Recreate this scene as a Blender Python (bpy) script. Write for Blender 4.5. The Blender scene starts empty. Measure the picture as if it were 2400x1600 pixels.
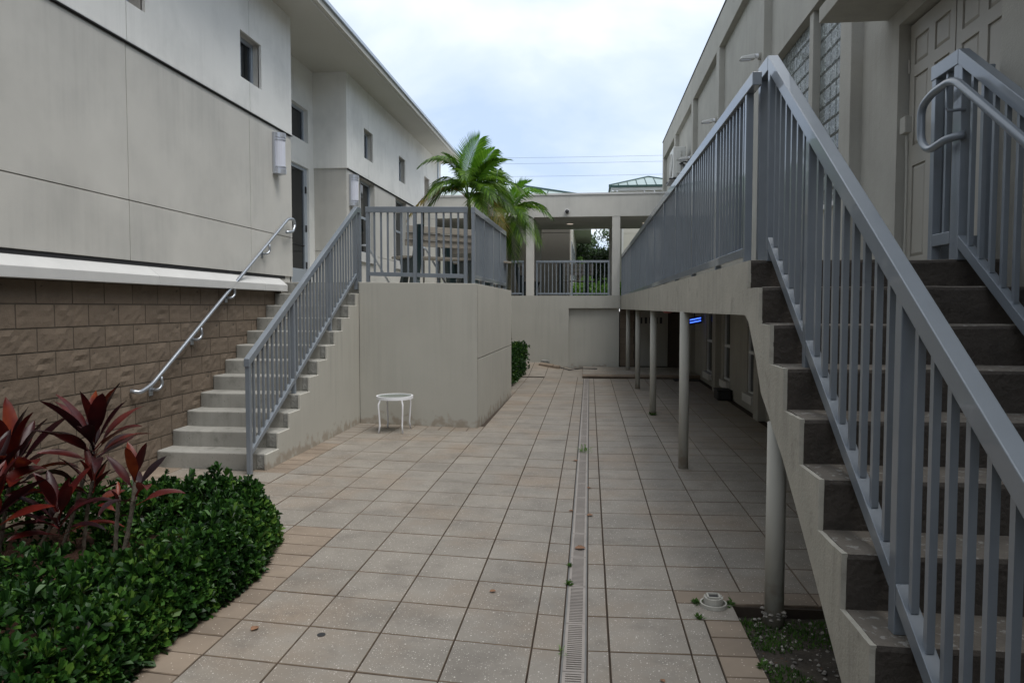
import bpy, bmesh, math, random
from mathutils import Vector, Matrix, noise
random.seed(7)
S = bpy.context.scene
COL = S.collection
rad = math.radians
# ------------------------------------------------------------------ camera
cam_d = bpy.data.cameras.new('camera'); cam = bpy.data.objects.new('camera', cam_d); COL.objects.link(cam)
cam_d.sensor_width = 36; cam_d.lens = 25.25; cam_d.clip_start = .05; cam_d.clip_end = 500
cam.location = (0, 0, 1.65)
cam.rotation_euler = (rad(90 - 2.741), 0, rad(6.15))
S.camera = cam
# ------------------------------------------------------------------ sky and sun
W = bpy.data.worlds.new('World'); S.world = W; W.use_nodes = True
nt = W.node_tree; nt.nodes.clear()
def wn(t, **k):
    n = nt.nodes.new(t)
    for a, b in k.items(): setattr(n, a, b)
    return n
SUN_EL, SUN_AZ = 66, 124          # azimuth clockwise from +Y
sky = wn('ShaderNodeTexSky', sky_type='NISHITA', sun_disc=False, sun_elevation=rad(SUN_EL), sun_rotation=rad(SUN_AZ))
sky.air_density = 1.0; sky.dust_density = 2.0
tc = wn('ShaderNodeTexCoord'); sep = wn('ShaderNodeSeparateXYZ'); nt.links.new(tc.outputs['Generated'], sep.inputs[0])
def wmath(op, a, b=None):
    m = wn('ShaderNodeMath', operation=op)
    for i, v in enumerate((a, b)):
        if v is None: continue
        if isinstance(v, (int, float)): m.inputs[i].default_value = v
        else: nt.links.new(v, m.inputs[i])
    return m.outputs[0]
zz = wmath('ADD', wmath('ABSOLUTE', sep.outputs[2]), .22)
cmb = wn('ShaderNodeCombineXYZ')
nt.links.new(wmath('DIVIDE', sep.outputs[0], zz), cmb.inputs[0]); nt.links.new(wmath('DIVIDE', sep.outputs[1], zz), cmb.inputs[1])
cmb.inputs[2].default_value = 3.2
n1 = wn('ShaderNodeTexNoise'); n1.inputs['Scale'].default_value = 1.05; n1.inputs['Detail'].default_value = 7; n1.inputs['Roughness'].default_value = .5; n1.inputs['Distortion'].default_value = .35
nt.links.new(cmb.outputs[0], n1.inputs['Vector'])
cr = wn('ShaderNodeValToRGB'); nt.links.new(n1.outputs['Fac'], cr.inputs[0])
e = cr.color_ramp.elements
e[0].position = .34; e[0].color = (.58, .72, .97, 1)
e[1].position = .64; e[1].color = (1.2, 1.21, 1.21, 1)
m_ = e.new(.48); m_.color = (.80, .90, 1.03, 1)
scl = wn('ShaderNodeVectorMath', operation='SCALE'); scl.inputs[3].default_value = 5.3
nt.links.new(cr.outputs[0], scl.inputs[0])
mix = wn('ShaderNodeMix', data_type='RGBA'); mix.inputs[0].default_value = .88
nt.links.new(sky.outputs[0], mix.inputs[6]); nt.links.new(scl.outputs[0], mix.inputs[7])
bg = wn('ShaderNodeBackground'); bg.inputs[1].default_value = .11
nt.links.new(mix.outputs[2], bg.inputs[0])
wo = wn('ShaderNodeOutputWorld'); nt.links.new(bg.outputs[0], wo.inputs[0])
sd = bpy.data.lights.new('sun', 'SUN'); sd.energy = 1.5; sd.angle = rad(34); sd.color = (1, .97, .93)
so = bpy.data.objects.new('sun', sd); COL.objects.link(so)
so.rotation_euler = (rad(90 - SUN_EL), 0, rad(180 - SUN_AZ)); so.location = (10, -10, 20)
S.view_settings.view_transform = 'Standard'; S.view_settings.look = 'None'
S.view_settings.gamma = 1; S.view_settings.exposure = 0.93; S.view_settings.use_curve_mapping = False
# ------------------------------------------------------------------ materials
def mat(name, col, rough=.7, metal=0, var=.12, vs=1.5, bump=0, bs=60, bd=.01, streak=0, obj=0, island=0,
        spots=None, spec=.5, patch=None, grime=None, bump2=None, emit=None, coat=0, dirt=None, trans=0):
    m = bpy.data.materials.new(name); m.use_nodes = True; t = m.node_tree; N = t.nodes; L = t.links
    b = N['Principled BSDF']; b.inputs['Roughness'].default_value = rough; b.inputs['Metallic'].default_value = metal
    b.inputs['Specular IOR Level'].default_value = spec
    if coat: b.inputs['Coat Weight'].default_value = coat
    if trans: b.inputs['Transmission Weight'].default_value = trans
    g = N.new('ShaderNodeNewGeometry'); P = g.outputs['Position']
    def noise_(scale, detail=4, rough=.5, vec=None):
        n = N.new('ShaderNodeTexNoise'); n.inputs['Scale'].default_value = scale; n.inputs['Detail'].default_value = detail; n.inputs['Roughness'].default_value = rough
        L.new(vec or P, n.inputs['Vector']); return n.outputs['Fac']
    def mr(f, a, b_, c, d):
        r = N.new('ShaderNodeMapRange'); L.new(f, r.inputs[0])
        for i, v in enumerate((a, b_, c, d)): r.inputs[i + 1].default_value = v
        return r.outputs[0]
    def mul(c, f):
        v = N.new('ShaderNodeVectorMath'); v.operation = 'SCALE'; L.new(c, v.inputs[0]); L.new(f, v.inputs[3]); return v.outputs[0]
    def mx(f, c, c2):
        x = N.new('ShaderNodeMix'); x.data_type = 'RGBA'
        if isinstance(f, float): x.inputs[0].default_value = f
        else: L.new(f, x.inputs[0])
        L.new(c, x.inputs[6])
        if isinstance(c2, tuple): x.inputs[7].default_value = (*c2, 1)
        else: L.new(c2, x.inputs[7])
        return x.outputs[2]
    rgb = N.new('ShaderNodeRGB'); rgb.outputs[0].default_value = (*col, 1); c = rgb.outputs[0]
    if var: c = mul(c, mr(noise_(vs, 5, .6), .3, .7, 1 - var, 1 + var))
    if patch:                                # (colour, scale, lo, hi)
        c = mx(mr(noise_(patch[1], 5, .6), patch[2], patch[3], 0, patch[4] if len(patch) > 4 else 1), c, patch[0])
    if grime:                                # (colour, scale, lo, hi, strength)
        c = mx(mr(noise_(grime[1], 7, .7), grime[2], grime[3], 0, grime[4]), c, grime[0])
    if streak:
        mp = N.new('ShaderNodeMapping'); mp.inputs['Scale'].default_value = (13, 13, .6); L.new(P, mp.inputs[0])
        s1_ = mr(noise_(1, 5, .6, mp.outputs[0]), .45, .75, 0, 1); s2_ = mr(noise_(1.1, 3), .42, .62, 0, streak)
        k_ = N.new('ShaderNodeMath'); k_.operation = 'MULTIPLY'; L.new(s1_, k_.inputs[0]); L.new(s2_, k_.inputs[1])
        k2 = N.new('ShaderNodeMath'); k2.operation = 'SUBTRACT'; k2.inputs[0].default_value = 1; L.new(k_.outputs[0], k2.inputs[1]); c = mul(c, k2.outputs[0])
    if obj:
        oi = N.new('ShaderNodeObjectInfo'); c = mul(c, mr(oi.outputs['Random'], 0, 1, 1 - obj, 1 + obj))
    if island: c = mul(c, mr(g.outputs['Random Per Island'], 0, 1, 1 - island, 1 + island))
    if dirt:                                 # soil splash near the ground: (height, colour)
        sx = N.new('ShaderNodeSeparateXYZ'); L.new(P, sx.inputs[0])
        a = N.new('ShaderNodeMath'); a.operation = 'ADD'; L.new(sx.outputs[2], a.inputs[0]); L.new(mr(noise_(9, 4), .3, .7, -dirt[0], dirt[0]), a.inputs[1])
        c = mx(mr(a.outputs[0], 0, dirt[0], .6, 0), c, dirt[1])
    if spots:                                # list of (colour, scale, threshold)
        for sc_, s_, th in spots:
            v = N.new('ShaderNodeTexVoronoi'); v.inputs['Scale'].default_value = s_; L.new(P, v.inputs['Vector'])
            f = mr(v.outputs['Distance'], th * .6, th, 1, 0)
            w = N.new('ShaderNodeMath'); w.operation = 'MULTIPLY'; L.new(f, w.inputs[0])
            sp = N.new('ShaderNodeSeparateColor'); L.new(v.outputs['Color'], sp.inputs[0])
            L.new(mr(sp.outputs[0], .55, .6, 0, 1), w.inputs[1]); c = mx(w.outputs[0], c, sc_)
    L.new(c, b.inputs['Base Color'])
    if bump:
        bn = N.new('ShaderNodeBump'); bn.inputs['Strength'].default_value = bump; bn.inputs['Distance'].default_value = bd
        h = noise_(bs, 4, .6)
        if bump2:
            q = N.new('ShaderNodeMath'); q.operation = 'ADD'; L.new(h, q.inputs[0]); L.new(mr(noise_(bump2[0], 3), 0, 1, 0, bump2[1]), q.inputs[1]); h = q.outputs[0]
        L.new(h, bn.inputs['Height']); L.new(bn.outputs[0], b.inputs['Normal'])
    if emit:
        b.inputs['Emission Color'].default_value = (*emit[:3], 1); b.inputs['Emission Strength'].default_value = emit[3]
    return m
M = {}
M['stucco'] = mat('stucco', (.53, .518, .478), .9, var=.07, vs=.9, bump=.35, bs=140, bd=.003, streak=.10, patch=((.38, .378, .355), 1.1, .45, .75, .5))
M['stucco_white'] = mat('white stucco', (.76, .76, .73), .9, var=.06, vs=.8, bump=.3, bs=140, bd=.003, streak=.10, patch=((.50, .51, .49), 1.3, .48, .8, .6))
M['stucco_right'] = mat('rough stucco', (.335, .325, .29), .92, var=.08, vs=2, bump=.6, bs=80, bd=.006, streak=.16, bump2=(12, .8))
M['stucco_plain'] = mat('smooth painted render', (.405, .394, .35), .85, var=.05, vs=1.2, bump=.25, bs=120, bd=.003, streak=.14, dirt=(.12, (.22, .17, .12)))
M['beam'] = mat('stained painted concrete', (.40, .38, .325), .9, var=.1, vs=3, bump=.7, bs=55, bd=.006, streak=.3, bump2=(9, 1), patch=((.25, .235, .20), 7, .58, .7, .6))
M['soffit'] = mat('painted soffit', (.50, .49, .44), .85, var=.03, vs=1, bump=.1, bs=150, bd=.002)
M['tile_edge'] = mat('dirty paver edge', (.14, .105, .075), .85, var=.3, vs=9)
M['cap'] = mat('white cast stone', (.54, .54, .525), .7, var=.05, vs=4, bump=.15, bs=90, bd=.002)
M['brick'] = mat('split face block', (.148, .113, .082), .92, var=.10, vs=6, bump=.6, bs=45, bd=.006, obj=.06, bump2=(14, 1.2))
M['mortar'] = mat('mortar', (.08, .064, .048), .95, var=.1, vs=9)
M['concrete'] = mat('cast concrete', (.285, .28, .255), .85, grime=((.13, .13, .115), 6, .52, .7, .7), var=.14, vs=5, bump=.4, bs=70, bd=.004, streak=.2, patch=((.20, .195, .175), 2.5, .5, .7, .6), spots=[((.12, .115, .10), 22, .13)])
M['concrete_raw'] = mat('bare concrete end', (.20, .20, .185), .9, var=.3, vs=14, bump=.8, bs=40, bd=.01)
M['tile'] = mat('shell terrazzo paver', (.225, .203, .173), .58, grime=((.115, .10, .085), 3.1, .50, .72, .65), var=.16, vs=2.2, bump=.25, bs=150, bd=.002, obj=.06, patch=((.228, .172, .122), 1.0, .48, .68, .65),
                spots=[((.60, .57, .52), 60, .2), ((.60, .57, .52), 105, .22), ((.06, .05, .04), 34, .1), ((.58, .55, .5), 24, .12)])
M['tile_warm'] = mat('tan border paver', (.205, .162, .122), .65, var=.18, vs=3, bump=.25, bs=150, bd=.002, obj=.12, spots=[((.58, .52, .45), 50, .18)])
M['tile_far'] = mat('shell paver far', (.23, .204, .172), .58, grime=((.115, .10, .085), 3.1, .50, .72, .65), var=.12, vs=1.5, island=.06, patch=((.228, .172, .122), 1.0, .48, .68, .65))
M['joint'] = mat('sanded paver joint', (.045, .032, .022), .95, var=.3, vs=8)
M['grate'] = mat('grey plastic grating', (.29, .26, .235), .6, var=.12, vs=6)
M['galv_edge'] = mat('dull zinc channel edge', (.17, .165, .155), .5, .4, var=.15, vs=9)
M['black'] = mat('drain darkness', (.012, .012, .012), .9, var=0)
M['rail'] = mat('blue grey rail paint', (.17, .195, .225), .32, .05, coat=.5, var=.06, vs=5, bump=.05, bs=200, bd=.001)
M['galv'] = mat('galvanised tube', (.42, .45, .49), .33, .75, var=.08, vs=10)
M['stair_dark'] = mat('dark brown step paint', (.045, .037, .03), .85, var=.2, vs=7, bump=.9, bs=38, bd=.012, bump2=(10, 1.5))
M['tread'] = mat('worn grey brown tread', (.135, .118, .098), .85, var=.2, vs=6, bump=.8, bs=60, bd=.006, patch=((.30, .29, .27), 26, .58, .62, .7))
M['alu'] = mat('silver window aluminium', (.42, .47, .53), .4, .4, var=.03, vs=4)
M['alu_white'] = mat('white window frame', (.6, .62, .63), .5, var=.03)
M['glass'] = mat('dark window glass', (.006, .008, .01), .05, var=0, spec=.3)
M['glass_brown'] = mat('brown window blind', (.33, .21, .16), .5, var=.05)
M['door'] = mat('painted steel door', (.31, .295, .26), .55, var=.04, vs=3, bump=.08, bs=90, bd=.002)
M['lens'] = mat('milky lamp lens', (.62, .64, .72), .35, var=.02)
M['lamp_metal'] = mat('brushed lamp metal', (.5, .52, .56), .35, .7, var=.04)
M['glassblock'] = mat('wavy glass block', (.15, .175, .17), .1, .1, var=.35, vs=16, bump=1.0, bs=30, bd=.04, spec=1, obj=.15, coat=.3, patch=((.48, .54, .53), 20, .52, .64, .6))  # pale patches paint sparkling glints into the glass colour
M['grout'] = mat('glass block grout', (.07, .07, .06), .8, var=.1, vs=8)
M['white'] = mat('white powder coat', (.74, .75, .78), .4, var=.03)
M['tableglass'] = mat('obscured table glass', (.16, .19, .17), .25, var=.05, spec=.6)
M['ac'] = mat('ivory air conditioner casing', (.55, .55, .52), .5, var=.04, dirt=None, patch=((.30, .28, .14), 3, .55, .7, .5))
M['plank'] = mat('beige recycled plank', (.24, .215, .18), .6, var=.06, vs=12, obj=.04)
M['darkgreen'] = mat('dark green moulded plastic', (.006, .018, .02), .35, var=.05)
M['roof'] = mat('pale green standing seam metal', (.33, .41, .40), .35, .5, var=.08, vs=.6)
M['roofdark'] = mat('dark green roof trim', (.02, .06, .055), .5, var=.05)
M['dark'] = mat('black rubber', (.02, .02, .022), .7, var=.1)
M['soil'] = mat('damp soil', (.055, .045, .033), .95, var=.4, vs=12, bump=1, bs=40, bd=.02, spots=[((.2, .18, .16), 40, .18), ((.10, .05, .03), 25, .2)])
M['stone'] = mat('pale gravel', (.25, .23, .2), .8, var=.3, vs=30, island=.5)
M['mulch'] = mat('red brown mulch', (.09, .042, .026), .95, var=.4, vs=14, bump=1, bs=35, bd=.03)
M['leafbrown'] = mat('dry fallen leaf', (.20, .10, .05), .7, var=.25, vs=25)
M['bark'] = mat('ringed grey stem', (.13, .11, .085), .9, var=.3, vs=30, bump=.6, bs=40, bd=.01)
M['palmtrunk'] = mat('smooth palm trunk', (.13, .125, .085), .8, var=.2, vs=9)
M['lawn'] = mat('lawn', (.05, .085, .025), .95, var=.3, vs=2)
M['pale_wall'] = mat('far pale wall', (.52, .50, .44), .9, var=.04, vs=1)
M['shade_toned_wall'] = mat('wall with painted shade', (.20, .19, .165), .9, var=.04, vs=1)  # darker colour carries the shade on the far wing's front wall
M['blue'] = mat('blue lamp tube', (.05, .1, .8), .4, var=0, emit=(.06, .16, 1.0, 1.3))
M['red'] = mat('dull red plastic', (.35, .06, .05), .5, var=.05)
M['wire'] = mat('cable', (.06, .06, .065), .6, var=0)
M['downl'] = mat('downlight lens', (.8, .72, .62), .4, var=0, emit=(1, .85, .7, .25))
M['timber'] = mat('brown bullnose paver', (.19, .145, .105), .7, var=.15, vs=5)
def leafmat(name, col, var, rough=.35, sub=.25, isl=.4, hue=None, orand=0):
    m = bpy.data.materials.new(name); m.use_nodes = True; t = m.node_tree; N = t.nodes; L = t.links
    b = N['Principled BSDF']; b.inputs['Roughness'].default_value = rough
    g = N.new('ShaderNodeNewGeometry'); rp = N.new('ShaderNodeValToRGB')
    cols = hue or [tuple(c * (1 - isl) for c in col), col, tuple(c * (1 + isl) for c in col)]
    for i, c in enumerate(cols):
        p = i / (len(cols) - 1)
        el = rp.color_ramp.elements[0] if i == 0 else (rp.color_ramp.elements[-1] if i == len(cols) - 1 else rp.color_ramp.elements.new(p))
        el.position = p; el.color = (*c, 1)
    n = N.new('ShaderNodeTexNoise'); n.inputs['Scale'].default_value = var; L.new(g.outputs['Position'], n.inputs['Vector'])
    a = N.new('ShaderNodeMath'); a.operation = 'MULTIPLY_ADD'; L.new(n.outputs['Fac'], a.inputs[0]); a.inputs[1].default_value = .9
    s = N.new('ShaderNodeMath'); s.operation = 'MULTIPLY_ADD'; oi = N.new('ShaderNodeObjectInfo'); L.new(oi.outputs['Random'] if orand else g.outputs['Random Per Island'], s.inputs[0]); s.inputs[1].default_value = .7; s.inputs[2].default_value = -.3
    L.new(s.outputs[0], a.inputs[2]); L.new(a.outputs[0], rp.inputs[0]); L.new(rp.outputs[0], b.inputs['Base Color']); b.inputs['Specular IOR Level'].default_value = .3
    tr = N.new('ShaderNodeBsdfTranslucent'); L.new(rp.outputs[0], tr.inputs[0]); ms = N.new('ShaderNodeMixShader'); ms.inputs[0].default_value = sub
    L.new(b.outputs[0], ms.inputs[1]); L.new(tr.outputs[0], ms.inputs[2]); L.new(ms.outputs[0], N['Material Output'].inputs[0])
    return m
M['shrub'] = leafmat('glossy shrub leaf', None, 3, .42, .2, hue=[(.003, .012, .003), (.008, .030, .006), (.019, .060, .010), (.04, .11, .016), (.11, .19, .028)])  # wide leaf ramp paints highlights and dark gaps between clumps
M['cordy'] = leafmat('burgundy leaf', None, 7, .36, .2, orand=1, hue=[(.010, .004, .006), (.022, .005, .007), (.05, .007, .008), (.10, .012, .008), (.24, .05, .015)])
M['palm'] = leafmat('palm leaflet', None, 2, .35, .35, hue=[(.016, .045, .006), (.04, .10, .010), (.09, .18, .016), (.15, .25, .02)])
M['palm_bright'] = leafmat('fresh palm leaflet', None, 2, .35, .45, hue=[(.06, .16, .015), (.12, .28, .02), (.18, .36, .03)])
M['palm_old'] = leafmat('yellowing palm leaflet', None, 5, .5, .3, hue=[(.05, .07, .012), (.12, .11, .02), (.26, .17, .04), (.10, .11, .02)])
M['tree'] = leafmat('tree leaf', None, 1, .5, .3, hue=[(.02, .045, .014), (.04, .08, .022), (.07, .13, .035)])
M['moss'] = leafmat('moss', None, 9, .8, .2, hue=[(.02, .05, .008), (.045, .11, .014), (.07, .15, .02)])
M['greenery'] = leafmat('bright greenery', None, 2, .5, .35, hue=[(.05, .12, .02), (.12, .24, .04), (.2, .34, .06)])
# ------------------------------------------------------------------ mesh helpers
class MB:
    def __init__(s): s.v = []; s.f = []
    def add(s, v, f):
        o = len(s.v); s.v += [tuple(p) for p in v]; s.f += [tuple(i + o for i in q) for q in f]; return s
    def box(s, x0, x1, y0, y1, z0, z1):
        return s.add([(x0, y0, z0), (x1, y0, z0), (x1, y1, z0), (x0, y1, z0), (x0, y0, z1), (x1, y0, z1), (x1, y1, z1), (x0, y1, z1)],
                     [(3, 2, 1, 0), (4, 5, 6, 7), (0, 1, 5, 4), (1, 2, 6, 5), (2, 3, 7, 6), (3, 0, 4, 7)])
    def hexa(s, p):   # 8 points, bottom 4 then top 4
        return s.add(p, [(3, 2, 1, 0), (4, 5, 6, 7), (0, 1, 5, 4), (1, 2, 6, 5), (2, 3, 7, 6), (3, 0, 4, 7)])
    def prism_x(s, poly, x0, x1):   # poly of (y, z)
        n = len(poly); v = [(x0, y, z) for y, z in poly] + [(x1, y, z) for y, z in poly]
        return s.add(v, [tuple(range(n)), tuple(range(2 * n - 1, n - 1, -1))] + [(i, i + n, (i + 1) % n + n, (i + 1) % n) for i in range(n)])
    def prism_z(s, poly, z0, z1):
        n = len(poly); zt = z1 if isinstance(z1, (list, tuple)) else [z1] * n
        v = [(x, y, z0) for x, y in poly] + [(x, y, zt[i]) for i, (x, y) in enumerate(poly)]
        return s.add(v, [tuple(range(n - 1, -1, -1)), tuple(range(n, 2 * n))] + [(i, (i + 1) % n, (i + 1) % n + n, i + n) for i in range(n)])
    def prism_y(s, poly, y0, y1):   # poly of (x, z)
        n = len(poly); v = [(x, y0, z) for x, z in poly] + [(x, y1, z) for x, z in poly]
        return s.add(v, [tuple(range(n)), tuple(range(2 * n - 1, n - 1, -1))] + [(i, i + n, (i + 1) % n + n, (i + 1) % n) for i in range(n)])
    def tube(s, pts, r, n=10, cap=True):
        pts = [Vector(p) for p in pts]; rs = r if isinstance(r, (list, tuple)) else [r] * len(pts); rings = []; up = Vector((0, 0, 1)); prev = None
        for i, p in enumerate(pts):
            d = (pts[min(i + 1, len(pts) - 1)] - pts[max(i - 1, 0)]).normalized()
            if prev is None:
                a = d.cross(up)
                if a.length < .1: a = d.cross(Vector((0, 1, 0)))
                a.normalize()
            else: a = (prev - d * prev.dot(d)).normalized()
            prev = a; b = d.cross(a); rings.append([p + (a * math.cos(2 * math.pi * k / n) + b * math.sin(2 * math.pi * k / n)) * rs[i] for k in range(n)])
        v = [q for rg in rings for q in rg]; f = []
        for i in range(len(pts) - 1):
            for k in range(n): f.append((i * n + k, i * n + (k + 1) % n, (i + 1) * n + (k + 1) % n, (i + 1) * n + k))
        if cap: f += [tuple(range(n - 1, -1, -1)), tuple((len(pts) - 1) * n + k for k in range(n))]
        return s.add(v, f)
    def mesh(s, name, m, smooth=False):
        me = bpy.data.meshes.new(name); me.from_pydata(s.v, [], s.f)
        if m: me.materials.append(m)
        bm = bmesh.new(); bm.from_mesh(me); bmesh.ops.recalc_face_normals(bm, faces=bm.faces); bm.to_mesh(me); bm.free()
        if smooth:
            for p in me.polygons: p.use_smooth = True
        return me
    def build(s, name, m, parent=None, smooth=False, bevel=0, raw=False):
        if raw:
            me = bpy.data.meshes.new(name); me.from_pydata(s.v, [], s.f); me.materials.append(m)
        else: me = s.mesh(name, m, smooth)
        return link(name, me, parent, bevel=bevel)
def link(name, me, parent=None, loc=None, rot=None, bevel=0):
    o = bpy.data.objects.new(name, me); COL.objects.link(o)
    base = Vector((0, 0, 0)); par = parent
    if parent is not None:
        o.parent = parent; base = ORG.get(parent.name, Vector((0, 0, 0)))
    o.location = (Vector(loc) if loc else Vector((0, 0, 0))) - base
    if parent is not None and parent.name not in ORG: pass
    if parent is not None and parent.type == 'MESH': ORG[o.name] = Vector((0, 0, 0))
    if rot: o.rotation_euler = rot
    if parent is not None and parent.type == 'MESH' and not loc: o.location = (0, 0, 0)
    if bevel:
        b = o.modifiers.new('bevel', 'BEVEL'); b.width = bevel; b.segments = 2; b.limit_method = 'ANGLE'
    return o
ORG = {}
def thing(name, label, cat, loc=(0, 0, 0), group=None):
    o = bpy.data.objects.new(name, None); COL.objects.link(o); o.location = loc; o.empty_display_size = .2
    o['label'] = label; o['category'] = cat
    if group: o['group'] = group
    ORG[o.name] = Vector(loc); return o
def tag(o, label, cat, group=None):
    o['label'] = label; o['category'] = cat
    if group: o['group'] = group
    return o
def kind(o, k): o['kind'] = k; return o
def copy_tree(o, parent=None):
    c = o.copy(); COL.objects.link(c)
    if parent is not None: c.parent = parent
    for ch in list(o.children): copy_tree(ch, c)
    return c
def xwall(mb, X, t, y0, y1, z0, z1, holes=()):
    """slab with its face at x = X and thickness t (sign gives the side the body lies on), real openings for holes (y0,y1,z0,z1)"""
    ys = sorted({y0, y1} | {min(max(h[i], y0), y1) for h in holes for i in (0, 1)})
    zs = sorted({z0, z1} | {min(max(h[i], z0), z1) for h in holes for i in (2, 3)})
    def hole(i, j):
        if i < 0 or j < 0 or i >= len(ys) - 1 or j >= len(zs) - 1: return True
        a = (ys[i] + ys[i + 1]) / 2; b = (zs[j] + zs[j + 1]) / 2
        return any(h[0] < a < h[1] and h[2] < b < h[3] for h in holes)
    X2 = X + t
    for i in range(len(ys) - 1):
        for j in range(len(zs) - 1):
            if hole(i, j): continue
            a, b, c, d = ys[i], ys[i + 1], zs[j], zs[j + 1]
            v = [(X, a, c), (X, b, c), (X, b, d), (X, a, d), (X2, a, c), (X2, b, c), (X2, b, d), (X2, a, d)]
            f = [(0, 1, 2, 3), (7, 6, 5, 4)]
            if hole(i - 1, j): f.append((0, 3, 7, 4))
            if hole(i + 1, j): f.append((1, 5, 6, 2))
            if hole(i, j - 1): f.append((0, 4, 5, 1))
            if hole(i, j + 1): f.append((3, 2, 6, 7))
            mb.add(v, f)
    return mb
# ------------------------------------------------------------------ ground sheets
kind(MB().add([(-200, -60, -.09), (200, -60, -.09), (200, 300, -.09), (-200, 300, -.09)], [(0, 1, 2, 3)]).build('ground', M['soil']), 'structure')
kind(MB().box(-120, 120, 22.02, 250, 1.6, 1.86).build('lawn', M['lawn']), 'structure')
# ------------------------------------------------------------------ paving
pav = bpy.data.objects.new('paving', None)
bedm = MB().add([(-4.46, .6, -.016), (2.6, .6, -.016), (2.6, 18.94, -.016), (-4.46, 18.94, -.016)], [(0, 1, 2, 3)])
# the base sheet leaves out the soil patch
bedm = MB(); bedm.box(-4.46, .8, .6, 18.94, -.08, -.014); bedm.box(.8, 2.6, 4.03, 18.94, -.08, -.014)
pav = kind(bedm.build('paving', M['joint']), 'structure')
G = .0085
def tile_mesh(nm, w, d, sk, m):
    """paver w wide (x), d deep (y), skew sk = dy/dx, chamfered top at z = 0"""
    c = .004; mb = MB(); GX, GY, CX_, CY_ = .0055, .0065, .0025, .0035
    pts = lambda ix, iy, z: [(x, y + sk * x, z) for x, y in ((GX / 2 + ix, GY / 2 + iy), (w - GX / 2 - ix, GY / 2 + iy), (w - GX / 2 - ix, d - GY / 2 - iy), (GX / 2 + ix, d - GY / 2 - iy))]
    v = pts(0, 0, -.014) + pts(0, 0, -c) + pts(CX_, CY_, 0)
    f = [(0, 1, 5, 4), (1, 2, 6, 5), (2, 3, 7, 6), (3, 0, 4, 7), (4, 5, 9, 8), (5, 6, 10, 9), (6, 7, 11, 10), (7, 4, 8, 11), (8, 9, 10, 11)]
    mb.add(v, f); return mb
TW = .388; TD = .39
BED = [(-4.46, .5), (-1.95, .5), (-2.05, 2.5), (-2.10, 3.2), (-2.08, 3.7), (-2.10, 4.3), (-2.30, 4.8), (-2.7, 5.0), (-3.0, 5.05), (-3.7, 5.0), (-4.46, 4.8)]
def inpoly(x, y, P):
    r = False; j = len(P) - 1
    for i in range(len(P)):
        if (P[i][1] > y) != (P[j][1] > y) and x < (P[j][0] - P[i][0]) * (y - P[i][1]) / (P[j][1] - P[i][1]) + P[i][0]: r = not r
        j = i
    return r
tiles = []   # (dist, x, y, w, d, skew, warm)
def put_tile(x, y, w, d, sk, warm=0):
    cx, cy = x + w / 2, y + d / 2 + sk * w / 2
    if cy < 2.3 or cy > 16.75 and x > -.2 or cy > 18.7: return
    if cx < 0 and all(inpoly(x + a * w, y + b * d + sk * a * w, BED) for a in (0, 1) for b in (0, 1)): return
    if cx < -4.47 or cx > 2.6: return
    if cx < -3.28 and cy > 7.0: return
    if -3.3 < cx < -1.60 and 9.95 + (cx + 3.2) * -.13 < cy < 13.2: return
    if cx > .8 and cy < 4.15: return
    if cy > 16.95 and cx < -.2: return
    vis = w * d / (cy * cy * math.hypot(cx, cy)) * (1 if abs(cx - cy * -.1) < cy * .75 + .3 else .02)
    if cx > .95: vis *= .6
    tiles.append((vis, x, y, w, d, sk, warm))
for j in range(-6, 42):
    y0 = 3.40 + TD * j
    put_tile(-.27, y0, .145, TD, -.1); put_tile(-.004, y0, .106, TD, .04)
    for k in range(0, 12):
        x = -.27 - TW * (k + 1); y = y0 + .1 * TW * (k + 1)
        yc = y - .1 * TW / 2
        if k == 4 and yc < 4.75:
            q_ = 0 if yc > 4.0 else .14; put_tile(x + q_, y - .1 * q_, TW - q_, TD / 2, -.1, 1); put_tile(x + q_, y - .1 * q_ + TD / 2, TW - q_, TD / 2, -.1, 1)
        elif k == 7 and 6.7 < yc < 9.9:
            for q in range(2): put_tile(x, y + q * TD / 2, TW, TD / 2, -.1, 1)
        elif k in (3, 4, 5, 6) and abs(yc - (9.66 + (x + 3.2) * -.13)) < .2:
            for q in range(2): put_tile(x + q * TW / 2, y - .1 * q * TW / 2, TW / 2, TD, -.1, 1)
        else: put_tile(x, y, TW, TD, -.1, 1 if k >= 10 else 0)
    for k in range(0, 7):
        x = .104 + TW * k; y = y0 + .04 * TW * k
        if k == 1 and y < 3.75:
            put_tile(x, y, .12, TD, .04)
            put_tile(x + .12, y, .19, TD * .5, .04, 1); put_tile(x + .12, y + TD * .5, .19, TD * .5, .04, 1)
        else:
            if not (k == 1 and 3.75 <= y < 4.1): put_tile(x, y, TW, TD, .04)
            if k >= 2 and 3.7 < y < 3.95: tiles.append((9, x if k > 2 else .80, y + .215, TW if k > 2 else x + TW - .80, TD - .215, .04, 1))
            if k == 1 and 3.75 <= y < 4.1: tiles.append((9, x, y, .80 - x, .215, .04, 0)); tiles.append((9, x, y + .215, TW, TD - .215, .04, 1))
tiles.sort(reverse=True)
cache = {}
far = MB()
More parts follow.
